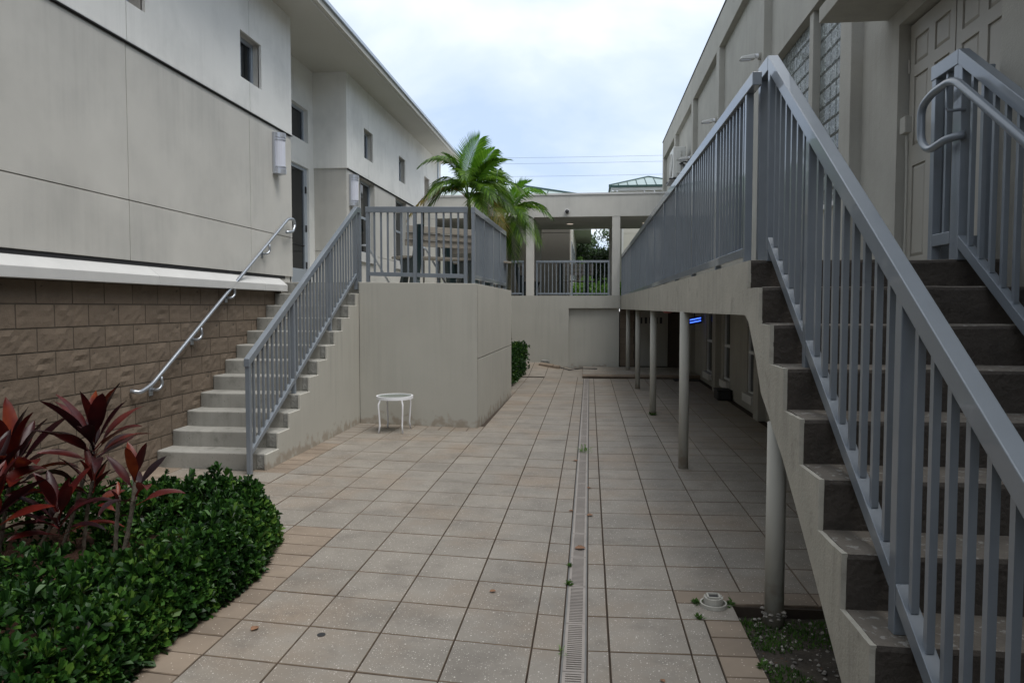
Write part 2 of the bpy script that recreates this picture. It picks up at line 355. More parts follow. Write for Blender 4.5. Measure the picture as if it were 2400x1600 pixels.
for n, (vis, x, y, w, d, sk, warm) in enumerate(tiles):
    if n < 298:
        key = (round(w, 3), round(d, 3), sk, warm)
        if key not in cache: cache[key] = tile_mesh('tile', w, d, sk, None).mesh('tile', M['tile_warm' if warm else 'tile']); cache[key].materials.append(M['tile_edge'])
        for p in cache[key].polygons:
            if p.normal.z < .99: p.material_index = 1
        o = link('tile', cache[key], pav); o.location = (x, y, random.uniform(-.0012, .0012))
        o.rotation_euler = (random.gauss(0, .0012), random.gauss(0, .0012), random.gauss(0, .0012))
    else:
        t = tile_mesh('t', w, d, sk, None); dz = random.uniform(-.001, .001)
        far.add([(a + x, b + y, c + dz) for a, b, c in t.v], t.f)
fo = kind(far.build('distant_tiles', M['tile_far'], pav), 'stuff'); fo.data.materials.append(M['tile_edge'])
for p in fo.data.polygons:
    if p.normal.z < .99: p.material_index = 1
# ramp towards the bridge
def rz(x, y): return max(0, (y - 16.95) / 2.0) * (.03 + .16 * min(1, max(0, (-x - .5) / .75))) + .001
rp = MB(); xs_ = [-4.4, -3, -2, -1.25, -1.0, -.75, -.5, -.17]; ys_ = [16.95, 17.35, 17.75, 18.15, 18.55, 18.95]
rp.v = [(x, y, rz(x, y)) for y in ys_ for x in xs_]
rp.f = [(b * 8 + a, b * 8 + a + 1, b * 8 + a + 9, b * 8 + a + 8) for b in range(5) for a in range(7)]
kind(rp.build('ramp', M['tile_far']), 'structure')
rr = MB()
for k in range(5):
    x0 = -.27 - TW * (k + 1); x1 = x0
    rr.add([(x0 - .006, 17.0, rz(x0, 17.0) + .004), (x0 + .006, 17.0, rz(x0, 17.0) + .004), (x0 + .006, 18.9, rz(x0, 18.9) + .004), (x0 - .006, 18.9, rz(x0, 18.9) + .004)], [(0, 1, 2, 3)])
kind(rr.build('ramp_joints', M['joint']), 'structure')
# soil patch and planting bed
def terrain(name, x0, x1, y0, y1, z, amp, m, st=.06):
    nx = int((x1 - x0) / st); ny = int((y1 - y0) / st); v = []; f = []
    for j in range(ny + 1):
        for i in range(nx + 1):
            x = x0 + (x1 - x0) * i / nx; y = y0 + (y1 - y0) * j / ny
            v.append((x, y, z + amp * noise.noise(Vector((x * 5, y * 5, 0)))))
    for j in range(ny):
        for i in range(nx): a = j * (nx + 1) + i; f.append((a, a + 1, a + nx + 2, a + nx + 1))
    return kind(MB().add(v, f).build(name, m, smooth=True), 'structure')
terrain('soil_patch', .80, 2.45, .6, 4.03, -.065, .02, M['soil'])
kind(MB().prism_z([(-4.46, .5), (-2.02, .5), (-2.10, 2.5), (-2.13, 3.2), (-2.12, 3.7), (-2.16, 4.3), (-2.38, 4.72), (-2.7, 4.9), (-3.0, 4.95), (-3.7, 4.9), (-4.46, 4.75)], -.05, .016).build('planting_bed', M['mulch']), 'structure')
# gravel and moss on the soil patch
def blob(mb, c, r, sq=.6):
    v = []
    for i, (a, b) in enumerate(((0, 1), (1, 0), (2, 0), (3, 0), (4, 0), (0, -1))):
        if b == 1: p = (0, 0, sq)
        elif b == -1: p = (0, 0, -sq)
        else: an = a * math.pi / 2 + .4; p = (math.cos(an), math.sin(an), 0)
        k = r * random.uniform(.7, 1.3); v.append((c[0] + p[0] * k, c[1] + p[1] * k, c[2] + p[2] * k))
    mb.add(v, [(0, 1, 2), (0, 2, 3), (0, 3, 4), (0, 4, 1), (5, 2, 1), (5, 3, 2), (5, 4, 3), (5, 1, 4)])
gv = MB()
for i in range(1500):
    x = random.uniform(.82, 2.3); y = random.uniform(2.2, 4.0); blob(gv, (x, y, -.06), random.choice((.004, .006, .009, .013)))
kind(tag(gv.build('gravel', M['stone']), 'scattered pale gravel on the dark soil under the stair', 'gravel'), 'stuff')
ms = MB()
for i in range(16000):
    x = random.uniform(.81, 2.1); y = random.uniform(2.2, 4.0)
    n = noise.noise(Vector((x * 3, y * 3, 5))) + .35 * max(0, 1 - (x - .8) / .5)
    if n < .05: continue
    z = -.065 + .02 * noise.noise(Vector((x * 5, y * 5, 0))); a = random.uniform(0, 6.3); h = random.uniform(.008, .03)
    ms.add([(x - .004 * math.cos(a), y - .004 * math.sin(a), z), (x + .004 * math.cos(a), y + .004 * math.sin(a), z), (x + random.gauss(0, .012), y + random.gauss(0, .012), z + h)], [(0, 1, 2)])
kind(tag(ms.build('moss', M['moss'], raw=True), 'low green moss and grass on the soil beside the column', 'moss'), 'stuff')
# ------------------------------------------------------------------ trench drain
M['pvc'] = mat('weathered white pipe', (.40, .39, .35), .6, var=.15, vs=20)
dr = thing('trench_drain', 'long narrow trench drain with slotted grey grates running down the paving', 'drain', (-.064, 3, 0))
MB().box(-.124, -.006, 2.0, 16.7, -.013, -.0125).build('channel', M['black'], dr)
for x in (-.122, -.014): MB().box(x, x + .008, 2.0, 16.7, -.012, .001).build('channel_edge', M['galv_edge'], dr)
gm = MB(); L_ = .50
gm.box(-.050, -.036, 0, L_ - .006, -.010, -.001); gm.box(.036, .050, 0, L_ - .006, -.010, -.001)
gm.box(-.036, .036, 0, .018, -.010, -.001); gm.box(-.036, .036, L_ - .024, L_ - .006, -.010, -.001)
y = .018
while y < L_ - .03: gm.box(-.036, .036, y + .010, y + .0205, -.010, -.0015); y += .0205
gmesh = gm.mesh('grate', M['grate'])
for k in range(29):
    o = link('grate', gmesh, dr); o.location = Vector((-.064, 2.2 + L_ * k, 0)) - Vector((-.064, 3, 0))
# ------------------------------------------------------------------ left building
LB = thing('building', 'long cream stucco building on the left with wide eaves and small deep windows', 'building', (-4.45, 10, 0))
UP = -4.433; LO = -4.45; CORE = -4.47
smallwins = [(6.31, 6.90), (8.88, 9.47), (13.94, 14.53), (16.54, 17.13), (19.14, 19.76)]
lowwins = [(13.66, 14.66), (16.28, 17.28)]
holes1 = [(a, b, 4.585, 5.175) for a, b in smallwins[:2]]
holes2 = [(a, b, 4.595, 5.175) for a, b in smallwins[2:]] + [(a, b, 2.72, 4.17) for a, b in lowwins]
for (y0, y1, hs) in ((-14, 10.44, holes1), (12.94, 21.3, holes2)):
    xwall(MB(), CORE, -.25, y0, y1, 0, 5.93, hs).build('wall', M['stucco'], LB)
# niche
NX = -5.065
nh = [(11.86, 12.66, 2.0, 4.14), (11.90, 12.655, 4.59, 5.18)]
xwall(MB(), NX, -.2, 10.2, 12.94, 1.9, 5.93, nh).build('niche_wall', M['stucco_white'], LB)
MB().box(-5.3, UP, 12.90, 12.938, 4.195, 5.93).build('return_wall', M['stucco_white'], LB)
MB().box(-5.3, LO, 12.91, 12.938, 1.9, 2.68).build('return_wall', M['stucco'], LB)
MB().box(-5.3, LO, 12.91, 12.938, 2.69, 4.185).build('return_wall', M['stucco'], LB)
MB().box(-5.3, CORE, 10.40, 10.46, 1.9, 5.93).build('return_wall', M['stucco_white'], LB)
J = .005
def panels(ys, zs, X, hs, m, t=.022):
    for a, b in zip(ys[:-1], ys[1:]):
        for c, d in zip(zs[:-1], zs[1:]):
            xwall(MB(), X, -t, a + J, b - J, c + J, d - J, [h for h in hs if h[0] < b and h[1] > a and h[2] < d and h[3] > c]).build('wall_panel', m, LB, bevel=.003)
panels([-14, -9, -4, 1.5, 4.08, 6.595, 9.125, 10.455], [4.20, 5.935], UP, holes1, M['stucco_white'], .052)
panels([-14, -9, -4, 1.5, 4.08, 6.595, 9.125, 10.455], [2.10, 2.685, 4.18], LO, [], M['stucco'])
panels([12.935, 14.22, 16.82, 19.4, 21.3], [4.20, 5.935], UP, holes2, M['stucco_white'], .052)
panels([12.935, 14.22, 16.82, 19.4, 21.3], [2.0, 2.70, 4.18], LO, holes2, M['stucco'])
# black strips paint the shadow line under the upper wall; return strip is wall-coloured
for y0, y1 in ((-14, 10.455), (12.93, 21.3)):
    MB().box(-4.46, -4.425, y0, y1, 4.190, 4.197).build('shade_line_bead', M['dark'], LB)
MB().box(-5.06, -4.40, 12.89, 12.91, 4.186, 4.199).build('shade_line_bead', M['stucco'], LB)
# moulding
mo = MB(); prof = [(-4.47, 1.875), (-4.345, 1.875), (-4.345, 1.965), (-4.47, 2.065)]
ys = [-14, 1.5, 4.2, 6.9, 9.3, 10.02]
for a, b in zip(ys[:-1], ys[1:]):
    MB().prism_y(prof, a + .0015, b - .0015).build('moulding', M['cap'], LB, bevel=.004)
MB().box(-4.474, -4.462, -14, 10.2, 2.066, 2.104).build('shadow_gap', M['dark'], LB)  # black strip at the back of the gap paints its shadow
# split face blocks
def rock(w, h, seed):
    nx, nz = 7, 4; v = []; f = []; r = random.Random(seed); ang = r.uniform(.6, 1.0)
    for j in range(nz + 1):
        for i in range(nx + 1):
            y = w * i / nx; z = h * j / nz; ed = min(i, nx - i, j, nz - j)
            q = noise.noise(Vector((y * 9 * ang + z * 12, (z * 7 - y * 5), seed * 3.1))) * .009 + noise.noise(Vector((y * 25, z * 25, seed))) * .004
            v.append((.012 + .2 * q if ed == 0 else .015 + 1.15 * q, y, z))
    for j in range(nz):
        for i in range(nx): a = j * (nx + 1) + i; f.append((a, a + 1, a + nx + 2, a + nx + 1))
    o = len(v); v += [(-.02, 0, 0), (-.02, w, 0), (-.02, w, h), (-.02, 0, h)]
    b = list(range(nx + 1)); t = [nz * (nx + 1) + i for i in range(nx + 1)]; l = [j * (nx + 1) for j in range(nz + 1)]; rr_ = [j * (nx + 1) + nx for j in range(nz + 1)]
    f += [tuple([o] + [o + 1] + b[::-1]), tuple([o + 3] + t + [o + 2]), tuple([o] + l + [o + 3]), tuple([o + 1, o + 2] + rr_[::-1])]
    return MB().add(v, f)
BWD, BHT = .413, .197
bmesh_var = [rock(BWD - .013, BHT - .012, i).mesh('brick', M['brick'], False) for i in range(7)]
nb = 0
for c in range(10):
    zt = 1.872 - BHT * c; off = 5.375 if c % 2 == 0 else 5.16
    for k in range(-8, 14):
        y0 = off + BWD * k; y1 = y0 + BWD
        if y1 < 2.2 or y0 > 10.05: continue
        if y0 > 7.0 and zt < (y0 - 6.9) * .59 - .05: continue      # behind the stair flight
        if y1 > 10.1: continue
        w = BWD
        o = link('brick', random.choice(bmesh_var), LB); o.location = Vector((-4.466, y0 + .0065, zt - BHT + .006)) - Vector((-4.45, 10, 0)); nb += 1
MB().box(-4.50, -4.458, -14, 10.05, 0, 1.874).build('mortar_bed', M['mortar'], LB)
# soffit, fascia, roof
MB().box(-5.4, -3.84, -14, 21.4, 5.93, 5.96).build('soffit', M['soffit'], LB)
MB().box(-3.86, -3.80, -14, 21.4, 5.915, 6.03).build('fascia', M['soffit'], LB)
MB().box(-3.885, -3.86, -14, 21.4, 5.905, 5.93).build('drip_edge', M['cap'], LB)
MB().box(-3.80, -3.765, -14, 21.4, 6.0, 6.055).build('gutter', M['alu'], LB)
MB().add([(-3.79, -14, 6.05), (-3.79, 21.4, 6.05), (-9, 21.4, 7.5), (-9, -14, 7.5)], [(0, 1, 2, 3)]).build('roof', M['roof'], LB)
MB().box(-9, -4.8, -14, 10.3, 0, 5.9).build('wall', M['stucco'], LB); MB().box(-9, -5.27, 10.3, 13.0, 0, 5.9).build('wall', M['stucco'], LB); MB().box(-9, -4.8, 13.0, 21.3, 0, 5.9).build('wall', M['stucco'], LB)
MB().box(-4.56, -4.395, 20.78, 20.88, 2.0, 5.92).build('downspout', M['alu'], LB, bevel=.01)
def window(parent, X, y0, y1, z0, z1, fm, gm_, dirn=1, rail=None, fr=.045, sill=None, depth=.05, label=None):
    """frame bars round a pane in the plane x = X; dirn is the side that faces the court"""
    f = MB(); s = dirn * depth
    xs = sorted((X, X + s))
    f.box(xs[0], xs[1], y0, y0 + fr, z0, z1); f.box(xs[0], xs[1], y1 - fr, y1, z0, z1)
    f.box(xs[0], xs[1], y0 + fr, y1 - fr, z0, z0 + fr); f.box(xs[0], xs[1], y0 + fr, y1 - fr, z1 - fr, z1)
    if rail: f.box(xs[0] - .004, xs[1] + .004, y0 + fr, y1 - fr, rail - .025, rail + .025)
    w = f.build('window', fm, parent, bevel=.002)
    if label: w['label'] = label
    px = X + s * .35
    def sub(name, mb, m):
        o = mb.build(name, m, None); o.parent = w; o.location = (0, 0, 0); return o
    if rail:
        sub('pane', MB().box(min(px, px + .006), max(px, px + .006), y0 + fr, y1 - fr, z0 + fr, rail - .025), gm_)
        sub('pane', MB().box(min(px, px + .006), max(px, px + .006), y0 + fr, y1 - fr, rail + .025, z1 - fr), gm_)
    else: sub('pane', MB().box(px, px + .006, y0 + fr, y1 - fr, z0 + fr, z1 - fr), gm_)
    if sill: sub('sill', MB().box(*sill), M['cap'])
    return w
for i, (a, b) in enumerate(smallwins):
    z0 = 4.585 if i < 2 else 4.595
    brown = i in (0, 4)
    window(LB, -4.66 if brown else -4.60, a, b, z0, 5.175, M['alu'], M['glass_brown' if brown else 'glass'], 1, label='window blanked in brown' if brown else None, fr=.012 if brown else .05)
for a, b in lowwins:
    w = window(LB, -4.60, a, b, 2.72, 4.17, M['alu'], M['glass'], 1, rail=3.44, sill=(-4.56, -4.41, a - .03, b + .03, 2.535, 2.72))
    o = MB().box(-4.59, -4.56, (a + b) / 2 - .1, (a + b) / 2 - .08, 2.76, 4.13).build('mullion', M['alu_white'], None); o.parent = w
window(LB, NX - .13, 11.90, 12.655, 4.59, 5.18, M['alu'], M['glass'], 1)
# glazed door in the niche
dd = MB(); X = NX - .09
dd.box(X, X + .05, 11.86, 11.90, 2.0, 4.14); dd.box(X, X + .05, 12.53, 12.66, 2.0, 4.14); dd.box(X, X + .05, 11.9, 12.53, 2.0, 2.33); dd.box(X, X + .05, 11.9, 12.53, 4.08, 4.14)
dob = dd.build('door', M['alu'], LB, bevel=.002)
def child(w, name, mb, m, bevel=0, smooth=False):
    o = mb.build(name, m, None, bevel=bevel, smooth=smooth); o.parent = w; o.location = (0, 0, 0); return o
child(dob, 'pane', MB().box(X + .02, X + .026, 11.9, 12.53, 2.33, 4.08), M['glass'])
child(dob, 'rail', MB().box(X + .03, X + .05, 11.9, 12.53, 2.745, 2.757), M['dark'])
for z in (2.4, 3.06, 3.75): child(dob, 'hinge', MB().box(X + .05, X + .07, 12.57, 12.60, z - .06, z + .06), M['dark'])
# wall lamps with half-round lenses
def wall_lamp(y, lab):
    t = thing('wall_lamp', lab, 'lamp', (-4.45, y, 3.82), 'vertical lamps on the cream wall')
    MB().box(-4.448, -4.41, y - .10, y + .10, 3.53, 4.11).build('back_plate', M['lamp_metal'], t, bevel=.004)
    n = 10; pr = [(-4.41 + .105 * math.sin(math.pi * k / n), y - .082 * math.cos(math.pi * k / n)) for k in range(n + 1)]
    MB().prism_z(pr, 3.60, 4.04).build('lens', M['lens'], t, smooth=False)
    pr2 = [(-4.41 + .115 * math.sin(math.pi * k / n), y - .09 * math.cos(math.pi * k / n)) for k in range(n + 1)]
    for a, b in ((3.535, 3.60), (4.04, 4.105), (3.622, 3.637), (4.003, 4.018)): MB().prism_z(pr2, a, b).build('band', M['lamp_metal'], t)
wall_lamp(9.90, 'metal wall lamp with half-round lens at the corner above the handrail')
wall_lamp(13.15, 'metal wall lamp with half-round lens above the top of the left stair railing')
# ------------------------------------------------------------------ raised terrace and left stair
TER = thing('terrace', 'raised rendered terrace block with a horizontal groove on its right side', 'terrace', (-2.4, 11, 0))
A_ = (-3.235, 9.862); B_ = (-1.51, 9.63); C_ = (-1.445, 13.3); D_ = (-3.235, 13.3)
# front skin, core, right skin in two courses
MB().prism_z([A_, B_, (-1.53, 9.67), (-1.53, 13.29), D_], -.05, [2.0, 1.968, 1.965, 1.96, 2.0]).build('front_wall', M['stucco_plain'], TER, bevel=.006)
MB().prism_z([(-1.528, 9.664), (B_[0] + .002, B_[1] + .004), C_, (-1.53, 13.3)], -.05, .938).build('side_panel', M['stucco_plain'], TER, bevel=.004)
MB().prism_z([(-1.528, 9.664), (B_[0] + .002, B_[1] + .004), C_, (-1.53, 13.3)], .950, [1.966, 1.965, 1.955, 1.955]).build('side_panel', M['stucco_plain'], TER, bevel=.004)
MB().prism_z([(-5.06, 10.11), (-3.24, 10.11), (-3.24, 13.3), (-5.06, 13.3)], 1.80, 1.995).build('landing', M['concrete'], TER, bevel=.004)
MB().box(-5.06, -4.45, 10.0, 13.3, 1.995, 2.012).build('threshold', M['concrete'], TER)
MB().box(-4.45, -3.24, 13.3, 21.2, 1.85, 1.99).build('landing', M['concrete'], TER)
ST = thing('staircase', 'flight of twelve pale concrete steps against the brown block wall', 'staircase', (-3.9, 8, 0))
RI, TR = .1675, .2865
for i in range(12):
    y0 = 6.90 + TR * i; z1 = RI * (i + 1)
    z1b = z1 if i < 11 else 2.01
    # nosing curves back slightly at the wall side as in the photo
    n = 6; arc = [(-4.452 + .20 * k / n, y0 + .045 * (1 - k / n) ** 2) for k in range(n + 1)]
    poly = arc + [(-3.262, y0 + .006), (-3.262, y0 + TR + .06), (-4.452, y0 + TR + .06)]
    MB().prism_z(poly, max(0, z1 - RI - .06) if i else -.02, z1b).build('step', M['concrete'], ST, bevel=.012)
    # raw concrete end patch
    MB().box(-3.262 - random.choice((.05, .07, .09, .12)), -3.2585, y0 - .002, y0 + .03, z1 - RI + .012, z1 - .008).build('step_end', M['concrete_raw'], ST, bevel=.006)
sawp = [(6.895, -.03)]
for i in range(12):
    y0 = 6.90 + TR * i; sawp += [(y0 + random.uniform(-.003, .003), RI * i if i else 0), (y0 - .002 if i else y0, RI * (i + 1) - .006)]
sawp += [(9.86 + .0, 1.95), (9.86, -.03)]
sp = [(6.885, -.03), (6.885, RI - .004)]
for i in range(1, 12):
    y0 = 6.90 + TR * i
    if y0 > 9.87: break
    sp += [(y0 - .012, RI * i - .004), (y0 - .012, RI * (i + 1) - .004)]
sp += [(9.86, sp[-1][1]), (9.86, -.03)]
MB().prism_x(sp, -3.262, -3.235).build('side_wall', M['stucco_plain'], ST, bevel=.004)
# fill below the flight
MB().prism_x([(7.3, 0), (10.15, 0), (10.15, 1.9), (7.3, .12)], -4.45, -3.27).build('stair_core', M['concrete'], ST)
# ------------------------------------------------------------------ railings
def slopebar(mb, a, b, w, h):
    """bar from a to b (centre of the top face), vertical ends"""
    a = Vector(a); b = Vector(b); d = Vector((b.x - a.x, b.y - a.y, 0)).normalized(); s = Vector((-d.y, d.x, 0)) * w / 2; dn = Vector((0, 0, -h))
    mb.hexa([a - s + dn, a + s + dn, b + s + dn, b - s + dn, a - s, a + s, b + s, b - s][0:4] + [a - s, a + s, b + s, b - s]); return mb
def lerp(a, b, t): return tuple(a[i] + (b[i] - a[i]) * t for i in range(3))
def railing(root, a, b, posts, hb, tw=.056, th=.08, bw=.045, bh=.055, sp=.107, pw=.05, foot=None, bal=.022, pdrop=.12):
    """a, b: ends of the top face; hb: drop from top to the top of the bottom rail; posts: list of (t, foot z)"""
    slopebar(MB(), a, b, tw, th).build('top_rail', M['rail'], root, bevel=.004)
    L = math.hypot(b[0] - a[0], b[1] - a[1]); ang = math.atan2(b[1] - a[1], b[0] - a[0])
    ts = sorted(t for t, _ in posts)
    for t, fz in posts:
        p = lerp(a, b, t); h = p[2] - .015 - fz
        q_ = pw / 2 - .0025; o = MB().box(-q_, q_, -q_, q_, -h + .02, 0).build('post', M['rail'], root, bevel=.003)
        o.location = Vector((p[0], p[1], p[2] - .035)) - ORG[root.name]; o.rotation_euler = (0, 0, ang)
    for t0, t1 in zip(ts[:-1], ts[1:]):
        e = pw / 2 / L
        p = lerp(a, b, t0 + e); q = lerp(a, b, t1 - e); dz = Vector((0, 0, -hb))
        slopebar(MB(), Vector(p) + dz, Vector(q) + dz, bw, bh).build('bottom_rail', M['rail'], root, bevel=.003)
        n = max(1, round((t1 - t0) * L / sp)); key = (round(hb, 3), th, bal)
        if key not in BAL: BAL[key] = MB().box(-bal / 2, bal / 2, -bal / 2, bal / 2, -hb - .004, -th + .012).mesh('baluster', M['rail'])
        for k in range(1, n):
            r = lerp(a, b, t0 + (t1 - t0) * k / n)
            o = link('baluster', BAL[key], root); o.location = Vector(r) - ORG[root.name]; o.rotation_euler = (0, 0, ang)
BAL = {}
# left stair railing
r1 = thing('stair_railing', 'sloped grey picket railing on the open side of the left concrete stair', 'railing', (-3.33, 6.71, 0))
a = (-3.33, 6.68, 1.145); b = (-3.33, 10.05, 3.085); sl = (b[2] - a[2]) / (b[1] - a[1])
def fz(y): return max(0, RI * (math.floor((y - 6.90) / TR) + 1))
railing(r1, a, b, [(.01, .0), ((7.80 - a[1]) / 3.37, fz(7.80)), ((8.96 - a[1]) / 3.37, fz(8.96)), ((10.03 - a[1]) / 3.37, 1.9)], .93, hb_ := .08, sp=.107) if False else railing(r1, a, b, [(.01, -.0), ((7.80 - a[1]) / 3.37, fz(7.80)), ((8.96 - a[1]) / 3.37, fz(8.96)), ((10.03 - a[1]) / 3.37, 1.9)], .93, sp=.107)
slopebar(MB(), (-3.33, 10.05, 3.085), (-3.33, 10.22, 3.085), .05, .08).build('top_rail', M['rail'], r1, bevel=.004)
MB().box(-3.355, -3.305, 10.17, 10.22, 2.0, 3.01).build('post', M['rail'], r1, bevel=.003)
r2 = thing('terrace_railing', 'level grey picket railing along the front edge of the terrace', 'railing', (-2.4, 9.8, 2.0))
railing(r2, (-3.13, 9.89, 3.055), (-1.655, 9.70, 3.005), [(.017, 2.0), (.49, 1.98), (.983, 1.97)], .91, sp=.105)
r3 = thing('terrace_railing', 'grey picket railing running back along the right edge of the terrace', 'railing', (-1.52, 11, 2.0))
railing(r3, (-1.575, 9.68, 3.0), (-1.50, 12.75, 2.985), [(.008, 1.96), (.26, 1.96), (.52, 1.96), (.77, 1.96), (.992, 1.95)], .91, sp=.105)
# ------------------------------------------------------------------ right building
RB = thing('building', 'tall cream stucco building on the right with recessed bays between pilasters', 'building', (2.5, 12, 0))
XP, XQ = 2.42, 2.53
pil = [7.14, 10.63, 14.2, 17.65, 21.2]
rh = [(7.2, 10.55, 2.75, 5.07), (4.84, 6.35, 1.93, 3.97), (15.24, 15.98, .26, 1.58), (13.32, 13.94, .29, 1.58), (11.28, 11.88, .28, 1.58)]
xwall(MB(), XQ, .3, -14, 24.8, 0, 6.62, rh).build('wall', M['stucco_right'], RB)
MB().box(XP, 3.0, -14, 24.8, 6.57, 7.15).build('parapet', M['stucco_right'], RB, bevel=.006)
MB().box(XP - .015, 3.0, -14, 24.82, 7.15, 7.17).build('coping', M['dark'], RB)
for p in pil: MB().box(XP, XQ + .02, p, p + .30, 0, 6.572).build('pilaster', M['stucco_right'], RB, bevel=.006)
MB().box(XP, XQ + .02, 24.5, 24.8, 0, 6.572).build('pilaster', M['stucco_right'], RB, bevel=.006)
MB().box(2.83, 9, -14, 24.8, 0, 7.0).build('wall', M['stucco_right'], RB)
# glass block window
gb = MB().box(2.645, 2.66, 7.18, 10.58, 2.72, 5.1).build('glass_block_window', M['grout'], RB)
def rblock():
    mb = MB(); w = .180; i = .012; mb.add([(0, 0, 0), (0, w, 0), (0, w, w), (0, 0, w), (-.012, i, i), (-.012, w - i, i), (-.012, w - i, w - i), (-.012, i, w - i)],
        [(0, 1, 5, 4), (1, 2, 6, 5), (2, 3, 7, 6), (3, 0, 4, 7), (4, 5, 6, 7)]); return mb.mesh('glass_block', M['glassblock'])
rbm = rblock(); nbk = 0
for seg in (7.22, 8.96):
    for i in range(8):
        for j in range(12):
            y = seg + .1955 * i; z = 2.76 + .1935 * j
            if y + .18 > (8.8 if seg < 8 else 10.56) + .02: continue
            o = link('glass_block', rbm, None); o.parent = gb; o.location = (2.645, y, z); nbk += 1
child(gb, 'mullion', MB().box(2.56, 2.655, 8.80, 8.945, 2.72, 5.1), M['stucco_right'], .004)
child(gb, 'sill', MB().box(2.50, 2.66, 7.2, 10.55, 2.70, 2.75), M['cap'], .004)
# door canopy
MB().box(1.965, XQ + .01, 3.2, 6.6, 4.1, 4.23).build('canopy', M['stucco_right'], RB, bevel=.005)
# double doors: leaves with recessed raised panels
def leaf(y0, y1, first):
    z0, z1 = 1.95, 3.95; Xd = 2.615; w = y1 - y0
    cols = [(y0 + .085, y0 + .085 + (w - .28) / 2 + .0), (y1 - .085 - (w - .28) / 2, y1 - .085)]
    rows = [(2.06, 2.80), (2.965, 3.515), (3.612, 3.822)]
    hs = [(a, b, c, d) for a, b in cols for c, d in rows]
    f = xwall(MB(), Xd, .03, y0 + .004, y1 - .004, z0, z1, hs).build('door', M['door'], RB, bevel=.003)
    child(f, 'backing', MB().box(Xd + .016, Xd + .028, y0 + .01, y1 - .01, z0 + .01, z1 - .01), M['door'])
    for a, b, c, d in hs:
        i = .028; v = [(Xd + .016, a + .006, c + .006), (Xd + .016, b - .006, c + .006), (Xd + .016, b - .006, d - .006), (Xd + .016, a + .006, d - .006), (Xd + .003, a + i, c + i), (Xd + .003, b - i, c + i), (Xd + .003, b - i, d - i), (Xd + .003, a + i, d - i)]
        child(f, 'panel', MB().add(v, [(0, 1, 5, 4), (1, 2, 6, 5), (2, 3, 7, 6), (3, 0, 4, 7), (4, 5, 6, 7)]), M['door'])
    for z in (2.25, 2.95, 3.62):
        yy = y1 - .008 if first else y0 + .008
        child(f, 'hinge', MB().tube([(Xd - .008, yy, z - .055), (Xd - .008, yy, z + .055)], .009, 8), M['door'])
leaf(5.592, 6.335, True); leaf(4.85, 5.585, False)
cf = MB().tube([(2.515, 6.10, 1.95), (2.515, 6.10, 2.75), (2.515, 6.115, 2.95), (2.515, 6.115, 3.02)], .011, 8).build('conduit', M['stucco_right'], RB)
MB().box(2.475, 2.53, 6.06, 6.16, 3.03, 3.16).build('outlet_box', M['stucco_right'], RB, bevel=.006)
for y0, y1, z0 in ((15.24, 15.98, .26), (13.32, 13.94, .29), (11.28, 11.88, .28)):
    window(RB, 2.60, y0, y1, z0, 1.58, M['alu_white'], M['glass'], -1, rail=.93, sill=(2.46, 2.62, y0 - .03, y1 + .03, z0 - .13, z0), fr=.035)
MB().add([(XQ - .001, 20, 0), (XQ - .001, 18.9, 0), (XQ - .001, 18.9, 1.9)], [(0, 1, 2)])
# security lights
def seclight(y, lab):
    t = thing('security_light', lab, 'light', (XP, y, 5.24), 'floodlights on the right wall pilasters')
    MB().tube([(XP, y, 5.24), (XP - .035, y, 5.24)], .055, 14).build('base', M['stucco_right'], t, smooth=False)
    MB().tube([(XP - .035, y, 5.24), (XP - .075, y, 5.238)], .035, 12).build('neck', M['white'], t)
    MB().hexa([(XP - .30, y - .055, 5.190), (XP - .08, y - .05, 5.195), (XP - .08, y + .05, 5.195), (XP - .30, y + .055, 5.190),
               (XP - .27, y - .045, 5.235), (XP - .08, y - .04, 5.27), (XP - .08, y + .04, 5.27), (XP - .27, y + .045, 5.235)]).build('head', M['cap'], t, bevel=.012)
    MB().box(XP - .28, XP - .14, y - .04, y + .04, 5.182, 5.189).build('lens', M['lens'], t)
seclight(10.80, 'security floodlight on the nearest pilaster, just above the railing peak')
seclight(14.36, 'security floodlight on the middle pilaster above the walkway railing')
seclight(17.84, 'security floodlight beside the air conditioner, farthest of the row')
# air conditioner on its bracket
ac = thing('air_conditioner', 'stained ivory air conditioner unit on a wall bracket above the walkway', 'air conditioner', (2.25, 19.1, 4.9))
MB().box(2.09, 2.40, 18.7, 19.5, 4.93, 5.70).build('casing', M['ac'], ac, bevel=.015)
fm = MB(); 
for k in range(9):
    r = .04 + .032 * k; ring = [(2.078, 19.15 + r * math.cos(t_ * .3142), 5.3 + r * math.sin(t_ * .3142)) for t_ in range(21)]
    fm.tube(ring, .005, 4, False)
fm.build('fan_grille', M['ac'], ac)
MB().tube([(2.082, 19.15, 5.3), (2.088, 19.15, 5.3)], .30, 28).build('fan_recess', M['dark'], ac)
MB().box(2.17, 2.28, 18.66, 18.70, 5.36, 5.60).build('valve_cover', M['ac'], ac, bevel=.008); MB().box(2.17, 2.28, 18.655, 18.70, 5.02, 5.30).build('valve_cover', M['ac'], ac, bevel=.008)
MB().tube([(2.28, 18.68, 5.30), (2.34, 18.6, 5.22), (2.36, 18.55, 5.05), (2.42, 18.6, 5.0)], .022, 8).build('pipe', M['dark'], ac, smooth=True)
MB().tube([(2.24, 18.68, 5.25), (2.33, 18.5, 5.28), (2.44, 18.5, 5.25)], .018, 8).build('pipe', M['dark'], ac, smooth=True)
for y in (18.8, 19.4): MB().box(2.0, 2.44, y - .02, y + .02, 4.87, 4.93).build('bracket', M['dark'], ac)
MB().box(2.0, 2.44, 18.62, 19.5, 4.84, 4.87).build('bracket', M['galv_edge'], ac)
